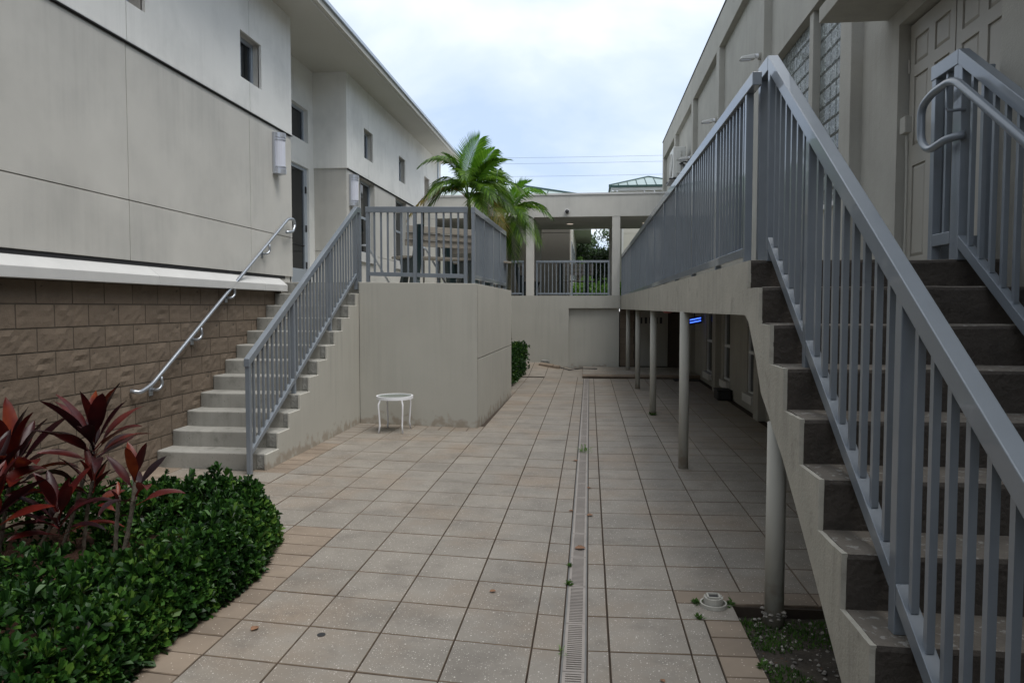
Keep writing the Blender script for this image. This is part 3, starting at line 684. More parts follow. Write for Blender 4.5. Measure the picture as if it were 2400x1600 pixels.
# ------------------------------------------------------------------ walkway with columns
WK = thing('walkway', 'raised walkway slab on round posts along the right building', 'walkway', (1.5, 12, 0))
def ex(y): return .98 - .0122 * (y - 4.55)
n = 40; ob = []; 
for k in range(n + 1):
    y = 4.56 + (18.93 - 4.56) * k / n; j = .008 * noise.noise(Vector((y * 5, 0, 0)))
    ob.append((y, 1.598 + .9 * j * .5, 1.935 + j))
mb = MB(); 
for (y, zb, zt) in ob: mb.v += [(ex(y), y, zb), (ex(y), y, zt), (ex(y) + .15, y, zt), (ex(y) + .15, y, zb)]
for k in range(n):
    a = 4 * k
    for q in range(4): mb.f.append((a + q, a + (q + 1) % 4, a + 4 + (q + 1) % 4, a + 4 + q))
mb.f += [(3, 2, 1, 0), (4 * n, 4 * n + 1, 4 * n + 2, 4 * n + 3)]
mb.build('edge_beam', M['beam'], WK)
MB().prism_z([(1.12, 4.57), (2.53, 4.57), (2.53, 18.94), (.94, 18.94)], 1.70, 1.925).build('slab', M['beam'], WK)
for (x, y) in ((1.002, 3.945), (.965, 7.45), (.975, 11.14), (.975, 14.67), (.955, 18.0)):
    zt = 1.035 if y < 4.1 else 1.603
    z0 = -.10 if y < 4.1 else -.01
    c = MB().tube([(x, y, z0), (x, y, zt)], .05, 24).build('column', M['stucco_plain'], WK)
    for p in c.data.polygons: p.use_smooth = len(p.vertices) == 4
cc = MB()
for k in range(26):
    an = k * .7; cc_r = .05 + random.uniform(0, .012); blob(cc, (1.002 + cc_r * math.cos(an), 3.945 + cc_r * math.sin(an), -.03 + random.uniform(0, .05)), .016)
child(WK, 'column_footing', cc, M['stone'])
bpy.data.objects['column_footing'].location = -ORG[WK.name]
# ------------------------------------------------------------------ right stair
RS = thing('staircase', 'steep near stair with dark brown risers and a saw-toothed cream side', 'staircase', (1.7, 3.4, 0))
RY = [4.55, 4.24, 3.98, 3.69, 3.40, 3.11, 2.82, 2.53, 2.24, 1.95]; RZ = [1.935, 1.765, 1.556, 1.346, 1.137, .929, .712, .495, .28, .07]
def wob(mb, sub=6, amp=.006, f=6, sd=0):
    """subdivide and roughen so that cast edges are uneven"""
    me = mb.mesh('step', M['stair_dark']); bm = bmesh.new(); bm.from_mesh(me)
    bmesh.ops.bisect_plane
    bm.free(); return me
def cast_step(x0, x1, y0, y1, z0, z1, i):
    nx = 24; v = []; f = []
    pr = [(y0, z0), (y0 - .004, z0 + (z1 - z0) * .5), (y0 - .006, z1 - .02), (y0 + .004, z1 - .004), (y0 + .02, z1), ((y0 + y1) / 2, z1 + .002), (y1, z1), (y1, z0)]
    for k in range(nx + 1):
        x = x0 + (x1 - x0) * k / nx
        for q, (y, z) in enumerate(pr):
            dy = .009 * noise.noise(Vector((x * 4, z * 9, i * 2.3))) if q < 5 else 0
            dz = .005 * noise.noise(Vector((x * 5, y * 8, i + 7))) if 1 < q < 7 else 0
            v.append((x, y + dy, z + dz))
    m = len(pr)
    for k in range(nx):
        for q in range(m): f.append((k * m + q, k * m + (q + 1) % m, (k + 1) * m + (q + 1) % m, (k + 1) * m + q))
    f += [tuple(range(m)), tuple(nx * m + q for q in range(m - 1, -1, -1))]
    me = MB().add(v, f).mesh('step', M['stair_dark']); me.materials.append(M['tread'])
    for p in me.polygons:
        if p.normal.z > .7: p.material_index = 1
    return link('step', me, RS)
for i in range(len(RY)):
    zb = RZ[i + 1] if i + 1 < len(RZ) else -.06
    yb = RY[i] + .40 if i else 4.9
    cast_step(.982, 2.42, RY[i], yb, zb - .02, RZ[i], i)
pts = []
for i in range(len(RY)):
    pts.append((RY[i] + random.uniform(-.004, .004), RZ[i] - .002)); pts.append((RY[i] + random.uniform(-.004, .004), (RZ[i + 1] if i + 1 < len(RZ) else -.06) - .002))
jag = []
for p, q in zip(pts[:-1], pts[1:]):
    for k in range(6):
        t = k / 6; y = p[0] + (q[0] - p[0]) * t; z = p[1] + (q[1] - p[1]) * t
        jag.append((y + .0035 * noise.noise(Vector((y * 40, z * 40, 1))), z + .0035 * noise.noise(Vector((y * 40, z * 40, 9)))))
jag.append(pts[-1])
under = [(2.45, -.06), (2.774, .21), (3.021, .405), (3.241, .575), (3.45, .73), (3.687, .90), (4.155, 1.17), (4.30, 1.36), (4.50, 1.56), (4.60, 1.598), (4.60, 1.933)]
MB().prism_x([(y, z) for y, z in jag] + under, .962, .984).build('stringer', M['beam'], RS)
MB().hexa([(.99, 2.45, -.08), (2.42, 2.45, -.08), (2.42, 4.55, 1.55), (.99, 4.55, 1.55), (.99, 2.3, .02), (2.42, 2.3, .02), (2.42, 4.55, 1.68), (.99, 4.55, 1.68)]).build('soffit', M['beam'], RS)
MB().box(2.0, 2.525, 4.56, 4.60, 1.5, 1.93).build('landing_face', M['stucco_right'], RS)
def railfoot(y):
    for i in range(len(RY)):
        if y >= RY[i]: return RZ[i]
    return 0
w1 = thing('walkway_railing', 'long grey picket railing along the edge of the raised walkway', 'railing', (.92, 10, 1.935))
a = (1.005, 4.56, 3.075); b = (.838, 18.92, 3.0)
railing(w1, a, b, [(.014, 1.93)] + [(k / 12, 1.93) for k in range(1, 12)] + [(.998, 1.93)], 1.045, sp=.107, bh=.06)
s1 = thing('stair_railing', 'near grey picket railing rising along the left side of the dark stair', 'railing', (.985, 3, 1))
SL = .725
RXL, RXR, TZ, TY, BY = 1.10, 2.19, 3.175, 4.58, 1.25
kw = dict(tw=.062, th=.09, bw=.052, bh=.075, sp=.12, pw=.058, bal=.025)
for rt, X in ((s1, RXL), (s2 := thing('stair_railing', 'far grey picket railing on the dark stair, in front of the double doors', 'railing', (2.19, 3, 1)), RXR)):
    top = (X, TY, TZ); bot = (X, BY, TZ - SL * (TY - BY)); ln = TY - BY
    railing(rt, bot, top, [((y - BY) / ln, railfoot(y)) for y in (1.50, 2.64, 3.75)] + [(1 - .02 / ln, 1.93)], 1.067, **kw)
slopebar(MB(), (RXL, 4.83, TZ), (RXL, TY + .001, TZ), .062, .09).build('top_rail', M['rail'], s1, bevel=.004)
o = MB().box(RXL - .027, RXL + .027, 4.775, 4.83, 1.93, TZ - .02).build('post', M['rail'], s1, bevel=.003)
railing(s2, (RXR, TY + .001, TZ), (RXR, 4.92, TZ), [(.9, 1.93), (.07, 1.93)], 1.067, **kw)
s3 = thing('landing_railing', 'short grey picket railing closing the landing between stair and wall', 'railing', (2.3, 4.9, 1.93))
railing(s3, (2.225, 4.90, 3.17), (2.52, 4.90, 3.17), [(.09, 1.93), (.91, 1.93)], 1.067, **kw)
# ------------------------------------------------------------------ tube handrails
def arc_pts(c, r, a0, a1, ax1, ax2, n=8):
    return [Vector(c) + Vector(ax1) * r * math.cos(a0 + (a1 - a0) * k / n) + Vector(ax2) * r * math.sin(a0 + (a1 - a0) * k / n) for k in range(n + 1)]
def smooth_path(P, r=.06, n=6):
    P = [Vector(p) for p in P]; out = [P[0]]
    for i in range(1, len(P) - 1):
        d0 = (P[i - 1] - P[i]); d1 = (P[i + 1] - P[i]); rr_ = min(r, d0.length * .45, d1.length * .45)
        a = P[i] + d0.normalized() * rr_; b = P[i] + d1.normalized() * rr_
        for k in range(n + 1): t = k / n; out.append(a * (1 - t) ** 2 + P[i] * 2 * t * (1 - t) + b * t * t)
    out.append(P[-1]); return out
h1 = thing('handrail', 'galvanised tube handrail fixed to the brown block wall of the left stair', 'handrail', (-4.37, 8.4, 1.8))
P = [(-4.44, 6.52, .835), (-4.365, 6.56, .815), (-4.365, 6.75, .87), (-4.365, 10.12, 2.935), (-4.365, 10.30, 2.945), (-4.365, 10.36, 2.88), (-4.365, 10.28, 2.76), (-4.365, 10.05, 2.73)]
o = MB().tube(smooth_path(P, .08), .0205, 12).build('tube', M['galv'], h1, smooth=True)
for y in (6.86, 7.64, 8.42, 9.42):
    z = .87 + (y - 6.75) * .613 - .02
    MB().tube(smooth_path([(-4.365, y + .05, z + .02), (-4.365, y + .075, z - .06), (-4.375, y + .03, z - .11), (-4.44, y, z - .11)], .04), .016, 8).build('bracket', M['galv'], h1, smooth=True)
    MB().box(-4.452, -4.440, y - .03, y + .03, z - .17, z - .05).build('bracket_plate', M['galv'], h1, bevel=.003)
h2 = thing('handrail', 'painted tube handrail curling back at the top of the dark stair', 'handrail', (2.09, 4.4, 2.95))
P_ = [(1.975, 4.09, 2.565), (1.91, 4.16, 2.555), (1.90, 4.33, 2.53), (1.90, 4.43, 2.60), (1.90, 4.44, 2.80), (1.90, 4.30, 2.845), (1.90, 4.07, 2.85), (1.90, 1.6, 2.85 - SL * 2.47)]
P = [(x * 1.1, y * 1.1, 1.65 + (z - 1.65) * 1.1) for x, y, z in P_]; MB().tube(smooth_path(P, .093), .024, 14).build('tube', M['rail'], h2, smooth=True)
for y in (4.14, 3.36, 2.36):
    z = 2.83 if y > 4.07 else 2.83 - SL * (4.07 - y)
    MB().tube(smooth_path([(x * 1.1, q * 1.1, 1.65 + (w - 1.65) * 1.1) for x, q, w in ((1.90, y, z), (1.90, y, z - .13), (1.985, y - .03, z - .13))], .03), .009, 8).build('bracket', M['rail'], h2, smooth=True)
h3 = thing('handrail', 'thin sloping handrail on the terrace seen through the front pickets', 'handrail', (-3.9, 13, 2.4))
MB().tube(smooth_path([(-4.35, 13.0, 2.79), (-4.10, 13.0, 2.79), (-3.72, 13.3, 2.02)], .05), .018, 8).build('tube', M['galv'], h3, smooth=True)
MB().tube(smooth_path([(-3.25, 13.6, 2.79), (-3.15, 13.6, 2.79), (-2.75, 13.9, 2.02)], .05), .018, 8).build('tube', M['galv'], h3, smooth=True)
# ------------------------------------------------------------------ bridge
BR = thing('covered_bridge', 'roofed walkway bridge with square columns closing the far end of the court', 'bridge', (-1, 19, 0))
YB = 18.95
MB().box(-4.40, 2.42, YB, 22.0, 4.0, 4.56).build('roof_beam', M['stucco'], BR, bevel=.005)
MB().box(-4.40, 2.42, YB - .02, 22.0, 4.562, 4.615).build('roof_cap', M['cap'], BR, bevel=.004)
for x0, x1 in ((-1.67, -1.463), (.577, .783), (-4.40, -4.1)):
    MB().box(x0, x1, YB + .005, YB + .21, 1.95, 4.0).build('column', M['stucco'], BR, bevel=.004)
    if x0 > -4: MB().box(x0, x1, 21.8, 22.0, 1.95, 4.0).build('column', M['stucco'], BR, bevel=.004)
hz = MB(); hz.box(-4.40, -.542, YB, YB + .25, -.05, 1.95); hz.box(-.542, .80, YB + .001, YB + .25, 1.62, 1.95); hz.build('wall', M['stucco_plain'], BR)
MB().box(-.56, .775, YB + .10, YB + .24, -.05, 1.62).build('recessed_panel', M['stucco_plain'], BR)
MB().box(-4.40, 2.42, YB + .25, 22.0, 1.80, 1.945).build('floor_slab', M['concrete'], BR)
MB().box(.80, 2.42, YB + .001, YB + .25, 1.945, 1.95).build('threshold', M['concrete'], BR)
for x in (-.56, 1.55): MB().tube([(x, 20.55, 3.994), (x, 20.55, 3.9995)], .09, 20).build('downlight', M['downl'], BR)
b1 = thing('bridge_railing', 'short grey picket railing between the terrace and the left bridge column', 'railing', (-2.5, 19, 1.95))
railing(b1, (-3.9, 19.04, 2.88), (-1.735, 19.04, 2.88), [(.01, 1.95), (.5, 1.95), (.99, 1.95)], .85, th=.06, bh=.045, sp=.107)
b2 = thing('bridge_railing', 'grey picket railing between the two bridge columns', 'railing', (-.4, 19, 1.95))
railing(b2, (-1.41, 19.04, 2.875), (.518, 19.04, 2.87), [(.012, 1.95), (.49, 1.95), (.988, 1.95)], .85, th=.06, bh=.045, sp=.107)
cv = thing('security_camera', 'small white dome camera on the bridge beam', 'camera', (-.594, YB, 4.12))
MB().tube([(-.594, YB, 4.14), (-.594, YB - .04, 4.14)], .06, 18).build('housing', M['white'], cv)
MB().tube([(-.594, YB - .04, 4.135), (-.594, YB - .065, 4.125), (-.594, YB - .085, 4.12)], [.055, .045, .02], 16).build('dome', M['dark'], cv, smooth=True)
# dark room below the right end of the bridge
UR = thing('undercroft', 'shadowed brown block wall with a pale door under the walkway', 'wall', (1.6, 19, 0))
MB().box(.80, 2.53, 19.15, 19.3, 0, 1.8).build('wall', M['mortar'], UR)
k = 0
bk2 = MB().box(0, .36, -.02, 0, 0, .185).mesh('brick', M['brick'])
for r in range(9):
    for c_ in range(2):
        x = .80 + (c_ - .5 * (r % 2)) * .37
        if x < .78: x0 = .80; bb = MB().box(x0, x + .36, 19.13, 19.15, .1 + r * .195, .285 + r * .195).build('brick', M['brick'], UR)
        elif x + .36 <= 1.16: o = link('brick', bk2, UR); o.location = Vector((x, 19.15, .1 + r * .195)) - ORG[UR.name]
        else: MB().box(x, 1.15, 19.13, 19.15, .1 + r * .195, .285 + r * .195).build('brick', M['brick'], UR)
dr2 = MB().box(1.22, 2.04, 19.09, 19.14, .1, 1.62).build('door', M['door'], UR, bevel=.004)
for i in range(5):
    x = 1.32 + i * .12 + (.03 if i > 2 else 0); child(dr2, 'vent', MB().box(x, x + .06, 19.085, 19.095, 1.22, 1.38), M['dark'])
dr2.location = (0, 0, 0) - ORG[UR.name] if False else -ORG[UR.name]
ls = thing('step_platform', 'low paved step with a rounded brown edge at the foot of the bridge wall', 'step', (1, 17, 0))
MB().box(-.155, 2.5, 16.76, 18.94, -.02, .085).build('slab', M['timber'], ls)
for i in range(9):
    x0 = -.16 + i * .30
    MB().tube([(x0 + .003, 16.76, .045), (x0 + .297, 16.76, .045)], .042, 10).build('bullnose', M['timber'], ls, smooth=False)
for i in range(9):
    for j in range(4): MB().box(-.15 + i * .295, -.155 + (i + 1) * .295, 16.82 + j * .52, 17.33 + j * .52, .0, .0905).build('tile', M['tile'], ls)
bl = thing('blue_lamp', 'dark box lamp with two glowing blue tubes under the walkway', 'lamp', (2.2, 16.6, 1.4))
MB().hexa([(2.20, 16.52, 1.24), (2.46, 16.30, 1.30), (2.50, 16.40, 1.30), (2.24, 16.62, 1.24), (2.20, 16.52, 1.40), (2.46, 16.30, 1.46), (2.50, 16.40, 1.46), (2.24, 16.62, 1.40)]).build('casing', M['dark'], bl, bevel=.006)
for z in (1.29, 1.35): MB().tube([(2.205, 16.50, z), (2.455, 16.285, z + .06)], .011, 8).build('tube', M['blue'], bl)
MB().box(2.33, 2.35, 16.42, 16.46, 1.42, 1.70).build('hanger', M['dark'], bl)
rb_ = MB().tube([(1.55, 14.2, 1.69), (1.56, 14.2, 1.60), (1.565, 14.2, 1.55), (1.57, 14.2, 1.54)], [.05, .16, .12, .02], 16).build('red_light_shade', M['red'], smooth=True)
tag(rb_, 'dull red bowl hanging under the walkway slab', 'lamp')
bx = thing('storage_box', 'small black box on the floor by the wall under the walkway', 'box', (2.35, 13.1, 0))
MB().box(2.26, 2.50, 12.95, 13.35, 0, .16).build('tub', M['dark'], bx, bevel=.02); MB().box(2.25, 2.51, 12.94, 13.36, .16, .185).build('lid', M['dark'], bx, bevel=.01)
tag(MB().box(1.9, 2.45, 16.25, 16.65, .0, .012).build('doormat', M['dark']), 'dark doormat on the paving near the rounded step under the walkway', 'mat')
# ------------------------------------------------------------------ small objects on the paving
tb = thing('side_table', 'small round white patio table with frosted glass top against the terrace wall', 'table', (-2.60, 9.30, 0))
cx, cy, R_ = -2.575, 9.305, .245
ring = [(cx + R_ * math.cos(2 * math.pi * k / 40), cy + R_ * math.sin(2 * math.pi * k / 40)) for k in range(40)]
mb = MB(); v = []; 
for (r, z) in ((R_, .435), (R_, .475), (R_ - .022, .475), (R_ - .022, .435)):
    v += [(cx + r * math.cos(2 * math.pi * k / 40), cy + r * math.sin(2 * math.pi * k / 40), z) for k in range(40)]
mb.add(v, [(q * 40 + k, q * 40 + (k + 1) % 40, ((q + 1) % 4) * 40 + (k + 1) % 40, ((q + 1) % 4) * 40 + k) for q in range(4) for k in range(40)]); mb.build('rim', M['white'], tb)
MB().prism_z([(cx + (R_ - .022) * math.cos(2 * math.pi * k / 40), cy + (R_ - .022) * math.sin(2 * math.pi * k / 40)) for k in range(40)], .462, .468).build('table_top', M['tableglass'], tb)
for an in (52, 128, 232, 308):
    c, s = math.cos(rad(an)), math.sin(rad(an)); pp = []
    for rr_, z in ((.232, .46), (.235, .43), (.262, .38), (.262, .32), (.25, .2), (.243, .10), (.262, 0)): pp.append((cx + rr_ * c, cy + rr_ * s, z))
    MB().tube(pp, .0115, 10).build('leg', M['white'], tb, smooth=True)
dc = thing('drain_cleanout', 'broken white pipe cap standing in a round collar on the paving', 'pipe', (.70, 3.97, 0))
px, py = .69, 4.0
def ringwall(r0, r1, z0, z1, n=28, jag=0):
    v = []
    for (r, z) in ((r1, z0), (r1, z1), (r0, z1), (r0, z0)):
        v += [(px + r * math.cos(2 * math.pi * k / n), py + r * math.sin(2 * math.pi * k / n), z + (random.uniform(-jag, jag) if z == z1 else 0)) for k in range(n)]
    return MB().add(v, [(q * n + k, q * n + (k + 1) % n, ((q + 1) % 4) * n + (k + 1) % n, ((q + 1) % 4) * n + k) for q in range(4) for k in range(n)])
ringwall(.064, .073, 0, .020).build('collar', M['pvc'], dc); ringwall(.046, .052, 0, .052, jag=.003).build('pipe', M['pvc'], dc)
v = [(px + .046 * math.cos(k * math.pi / 14), py + .046 * math.sin(k * math.pi / 14), .058) for k in range(28)]
MB().prism_z([(q[0], q[1]) for q in v], .040, .048).build('cap', M['pvc'], dc)
mb = MB()
for (a, b, c, d) in ((-.03, .03, -.036, -.026), (-.03, .03, .026, .036), (-.036, -.026, -.03, .03), (.026, .036, -.03, .03)): mb.box(px + a, px + b, py + c, py + d, .048, .060)
mb.build('square_rim', M['pvc'], dc); MB().box(px - .026, px + .026, py - .026, py + .026, .0482, .050).build('socket', M['dark'], dc)
tag(MB().tube([(-1.337, 3.426, -.001), (-1.337, 3.426, .0022)], .021, 20).build('floor_cap', M['dark']), 'round black cap set in a paver in the left foreground', 'cap')
kb = thing('concrete_block', 'brown bullnose paver lying loose near the bridge wall', 'block', (-1.0, 18.6, .08), 'loose blocks by the bridge wall')
MB().hexa([(-1.30, 18.45, .10), (-.95, 18.40, .07), (-.90, 18.6, .07), (-1.25, 18.66, .13), (-1.30, 18.45, .20), (-.95, 18.40, .16), (-.90, 18.6, .17), (-1.25, 18.66, .22)]).build('paver', M['timber'], kb, bevel=.015)
MB().hexa([(-.94, 18.40, .05), (-.76, 18.42, .04), (-.74, 18.6, .04), (-.91, 18.6, .06), (-.94, 18.40, .155), (-.76, 18.42, .14), (-.74, 18.6, .14), (-.91, 18.6, .16)]).build('end_piece', M['timber'], kb, bevel=.02)
tag(MB().hexa([(-1.28, 18.70, .12), (-1.02, 18.68, .10), (-1.0, 18.88, .10), (-1.26, 18.90, .13), (-1.26, 18.70, .27), (-1.04, 18.68, .26), (-1.04, 18.86, .25), (-1.24, 18.88, .27)]).build('concrete_block', M['concrete_raw'], bevel=.02), 'grey broken concrete lump behind the loose paver', 'block', 'loose blocks by the bridge wall')
hs_ = MB().tube([(-.76, 18.50, .10), (-.5, 18.35, .045), (-.2, 18.2, .10), (.2, 18.1, .105)], .014, 6).build('hose', M['dark']); tag(hs_, 'black hose lying across the paving by the recessed panel', 'hose')
# fallen leaves
def fallen(x, y, s, rz, lab, z=.004):
    v = []; n = 9
    for k in range(n):
        t = k / (n - 1); wv = math.sin(math.pi * t) ** .8 * (.35 + .12 * (k % 2)); cz = .10 * math.sin(t * 3) + .06
        v += [((t - .5) * s, wv * s, z + (cz + .25 * wv) * s * .6), ((t - .5) * s, 0, z + cz * s * .3), ((t - .5) * s, -wv * s, z + (cz + .2 * wv) * s * .5)]
    f = []
    for k in range(n - 1): f += [(3 * k, 3 * k + 1, 3 * k + 4, 3 * k + 3), (3 * k + 1, 3 * k + 2, 3 * k + 5, 3 * k + 4)]
    c, s_ = math.cos(rz), math.sin(rz); v = [(x + a * c - b * s_, y + a * s_ + b * c, d) for a, b, d in v]
    tag(MB().add(v, f).build('fallen_leaf', M['leafbrown']), lab, 'leaf', 'dry leaves on the paving')
fallen(-.055, 4.86, .075, .1, 'curled brown leaf lying across the drain grate, the largest on the paving')
fallen(.012, 5.65, .055, .4, 'brown leaf just right of the drain, nearer of the two there')
fallen(.005, 6.52, .045, 1.0, 'brown leaf just right of the drain, farther of the two there')
fallen(-.14, 7.67, .06, 2.0, 'brown leaf on the left edge of the drain, farthest leaf')
fallen(-.14, 5.76, .04, .2, 'small brown leaf on the left edge of the drain, middle distance')
fallen(-.55, 4.06, .04, .3, 'tiny twiggy leaf alone on a paver left of the drain')
fallen(-1.70, 3.45, .05, 1.3, 'brown leaf on the tan border paver beside the shrub edge')
fallen(.33, 3.15, .028, 2.2, 'dark little leaf on the pavers right of the drain in the foreground')
# weeds
def weed(x, y, s, n, lab, grass=False):
    mb = MB(); r = random.Random(int(x * 1000 + y * 77))
    for i in range(n):
        a = r.uniform(0, 6.28); e = r.uniform(.1, 1.2); l = s * r.uniform(.5, 1.1); w = l * (.05 if grass else .28)
        d = Vector((math.cos(a) * math.cos(e), math.sin(a) * math.cos(e), math.sin(e))); sd_ = Vector((-math.sin(a), math.cos(a), 0)) * w
        o = Vector((x + r.gauss(0, s * .2), y + r.gauss(0, s * .5), .0)); m1 = o + d * l * .55
        if not grass: o = o + d * l * .3
        mb.add([o, m1 + sd_, o + d * l + Vector((0, 0, -l * .2)), m1 - sd_], [(0, 1, 2, 3)])
    tag(mb.build('weed', M['moss' if not grass else 'greenery'], raw=True), lab, 'weed', 'weeds in the paving joints')
weed(-.118, 4.53, .022, 34, 'weed tuft on the left lip of the drain, upper of the pair')
weed(-.112, 4.22, .026, 46, 'weed tuft on the left lip of the drain, lower of the pair')
weed(-.118, 3.37, .04, 18, 'grassy weed at the left lip of the drain in the foreground', True)
weed(-.04, 8.19, .11, 40, 'spreading grass weed growing over the drain in mid distance', True)
weed(.955, 11.09, .07, 40, 'weed at the foot of the third walkway column')
weed(.60, 4.02, .028, 50, 'leafy weed at the left of the white pipe cap')
weed(.585, 3.83, .03, 30, 'small weed below left of the white pipe cap')
weed(.79, 4.03, .03, 34, 'green tuft between the white pipe cap and the soil')
weed(.80, 3.33, .035, 26, 'small weed on the soil edge in the foreground')
weed(1.35, 4.06, .03, 20, 'sprig at the back edge of the soil patch')
# ------------------------------------------------------------------ benches
def bench(x, y, z, rz, L, lab, n_back=3):
    t = thing('bench', lab, 'bench', (x, y, z)); t.rotation_euler = (0, 0, rz); ORG[t.name] = Vector((0, 0, 0))
    for k in range(n_back):
        z0 = .60 + .105 * k; yy = .16 + .03 * k
        MB().box(-L / 2, L / 2, yy, yy + .03, z0, z0 + .1).build('plank', M['plank'], t, bevel=.006)
    for k in range(3): MB().box(-L / 2, L / 2, -.30 + .14 * k, -.17 + .14 * k, .42, .455).build('plank', M['plank'], t, bevel=.006)
    for s in (-1, 1):
        xx = s * (L / 2 - .18)
        MB().hexa([(xx - .055, .04, .02), (xx + .055, .04, .02), (xx + .055, .22, .02), (xx - .055, .22, .02), (xx - .055, .27, .93), (xx + .055, .27, .93), (xx + .055, .38, .93), (xx - .055, .38, .93)]).build('back_support', M['darkgreen'], t, bevel=.02)
        MB().prism_x([(-.32, 0), (-.18, 0), (-.13, .15), (0, .2), (.10, .12), (.13, 0), (.26, 0), (.17, .2), (.12, .42), (-.30, .42), (-.22, .2)], xx - .045, xx + .045).build('leg', M['darkgreen'], t, bevel=.008)
    return t
bench(-2.42, 11.55, 2.0, rad(222), 1.45, 'slatted beige bench with dark green supports on the terrace, behind the front railing')
bench(-2.05, 12.75, 2.0, rad(150), 1.2, 'second slatted bench at the back of the terrace, partly hidden')
bench(-.44, 20.5, 1.945, rad(180), 1.10, 'slatted bench with dark supports standing on the bridge between the columns')
bench(-1.75, 20.7, 1.945, rad(90), 1.2, 'dark ended bench side-on behind the left bridge column')
# ------------------------------------------------------------------ plants
def frond(p0, p1, p2, L, m, parent, n=30, wmax=.40, droop=.35, seed=0, vshape=.35, stem=.22, hint=None):
    """pinnate frond: bezier rachis p0,p1,p2 with paired drooping leaflets"""
    r = random.Random(seed); p0, p1, p2 = Vector(p0), Vector(p1), Vector(p2); mb = MB()
    B = lambda t: p0 * (1 - t) ** 2 + p1 * 2 * t * (1 - t) + p2 * t * t
    D = lambda t: ((p1 - p0) * (1 - t) + (p2 - p1) * t).normalized()
    mb.tube([B(k / 8) for k in range(9)], [.012 - .0011 * k for k in range(9)], 5)
    pl = (p1 - p0).cross(p2 - p0)
    if pl.length < 1e-4: pl = Vector((0, 1, .1))
    for k in range(n):
        t = stem + (1 - stem) * k / (n - 1); c = B(t); d = D(t)
        side = d.cross(Vector((0, 0, 1)))
        if side.length < .3: side = d.cross(Vector((0, -1, 0)))
        if hint: side = (Vector(hint) - d * d.dot(Vector(hint)))
        side.normalize(); upv = side.cross(d).normalized()
        u = (t - stem) / (1 - stem); ll = wmax * (math.sin(math.pi * (.12 + .80 * u)) ** .7) * r.uniform(.88, 1.08)
        for s in (-1, 1):
            dr_ = (side * s * (1 - .45 * u) + d * (.55 + .75 * u) + upv * vshape).normalized()
            a = c + side * s * .006; b = a + dr_ * ll * .5; e_ = a + dr_ * ll + Vector((0, 0, -1)) * ll * droop * r.uniform(.7, 1.3)
            wv = d * .017
            m1 = b + Vector((0, 0, -ll * droop * .12))
            mb.add([a - wv * .5, a + wv * .5, m1 + wv, m1 - wv, e_], [(0, 1, 2, 3), (3, 2, 4)])
    return mb.build('frond', m, parent, raw=True)
pm = thing('palm_tree', 'palm with a bright upright frond rising behind the terrace railing', 'palm', (-2.40, 14.0, 0), 'palms behind the terrace')
MB().tube([(-2.40, 14.0, 0), (-2.39, 14.0, 1.5), (-2.37, 14.0, 2.8), (-2.36, 14.0, 3.55), (-2.36, 14, 3.78)], [.07, .055, .045, .05, .025], 12).build('trunk', M['palmtrunk'], pm, smooth=True)
c0 = (-2.36, 14.0, 3.74)
F = [((-2.46, 13.95, 4.4), (-2.12, 13.8, 4.86), .50, 'palm_bright', .12, .10, (1, .3, .1)), ((-2.6, 13.9, 4.75), (-3.16, 13.6, 4.38), .42, 'palm', .45, .3, None),
     ((-2.8, 13.7, 4.30), (-3.38, 13.4, 3.40), .42, 'palm_old', .5, .1, None), ((-2.1, 13.9, 4.4), (-1.60, 13.7, 4.42), .42, 'palm', .3, .4, None),
     ((-2.0, 13.6, 4.15), (-1.58, 13.2, 3.05), .52, 'palm_old', .2, .25, (.6, .6, .5)), ((-2.65, 13.9, 4.40), (-3.10, 14.2, 3.95), .40, 'palm', .5, .3, None),
     ((-2.2, 14.4, 4.6), (-1.7, 15.0, 4.3), .42, 'palm', .4, .3, None), ((-2.5, 14.5, 4.5), (-2.9, 15.0, 4.1), .42, 'palm', .4, .3, None),
     ((-2.35, 13.5, 4.5), (-2.25, 12.9, 3.95), .42, 'palm', .4, .3, None), ((-2.1, 14.1, 4.3), (-1.62, 14.3, 3.85), .44, 'palm', .5, .3, None),
     ((-2.15, 13.9, 4.4), (-1.80, 13.6, 4.62), .42, 'palm_bright', .3, .3, (1, .2, -.5)), ((-2.55, 13.6, 4.3), (-2.95, 13.2, 3.75), .42, 'palm', .5, .2, None),
     ((-2.1, 13.6, 4.3), (-1.75, 13.1, 3.6), .46, 'palm', .4, .2, None), ((-2.5, 14.0, 4.4), (-2.80, 13.9, 4.6), .36, 'palm', .3, .3, None), ((-2.0, 13.7, 4.35), (-1.30, 13.5, 3.85), .46, 'palm', .45, .25, None), ((-2.0, 13.8, 4.2), (-1.45, 13.6, 3.45), .46, 'palm', .4, .2, None), ((-2.1, 13.5, 4.0), (-1.95, 13.1, 3.35), .44, 'palm', .4, .2, None), ((-2.6, 13.7, 4.2), (-3.0, 13.5, 3.6), .40, 'palm', .5, .2, None)]
for i, (a, b, w, m, dp, vs, hh) in enumerate(F): frond(c0, a, b, 1, M[m], pm, 40, w, dp, i, vs, hint=hh)
p2 = thing('palm_tree', 'smaller darker palm leaning in front of the left bridge column', 'palm', (-1.70, 15.5, 0), 'palms behind the terrace')
MB().tube([(-1.72, 15.5, 0), (-1.74, 15.5, 1.6), (-1.72, 15.5, 2.9), (-1.70, 15.5, 3.45)], [.06, .05, .04, .03], 10).build('trunk', M['palmtrunk'], p2, smooth=True)
c0 = (-1.84, 15.5, 3.45)
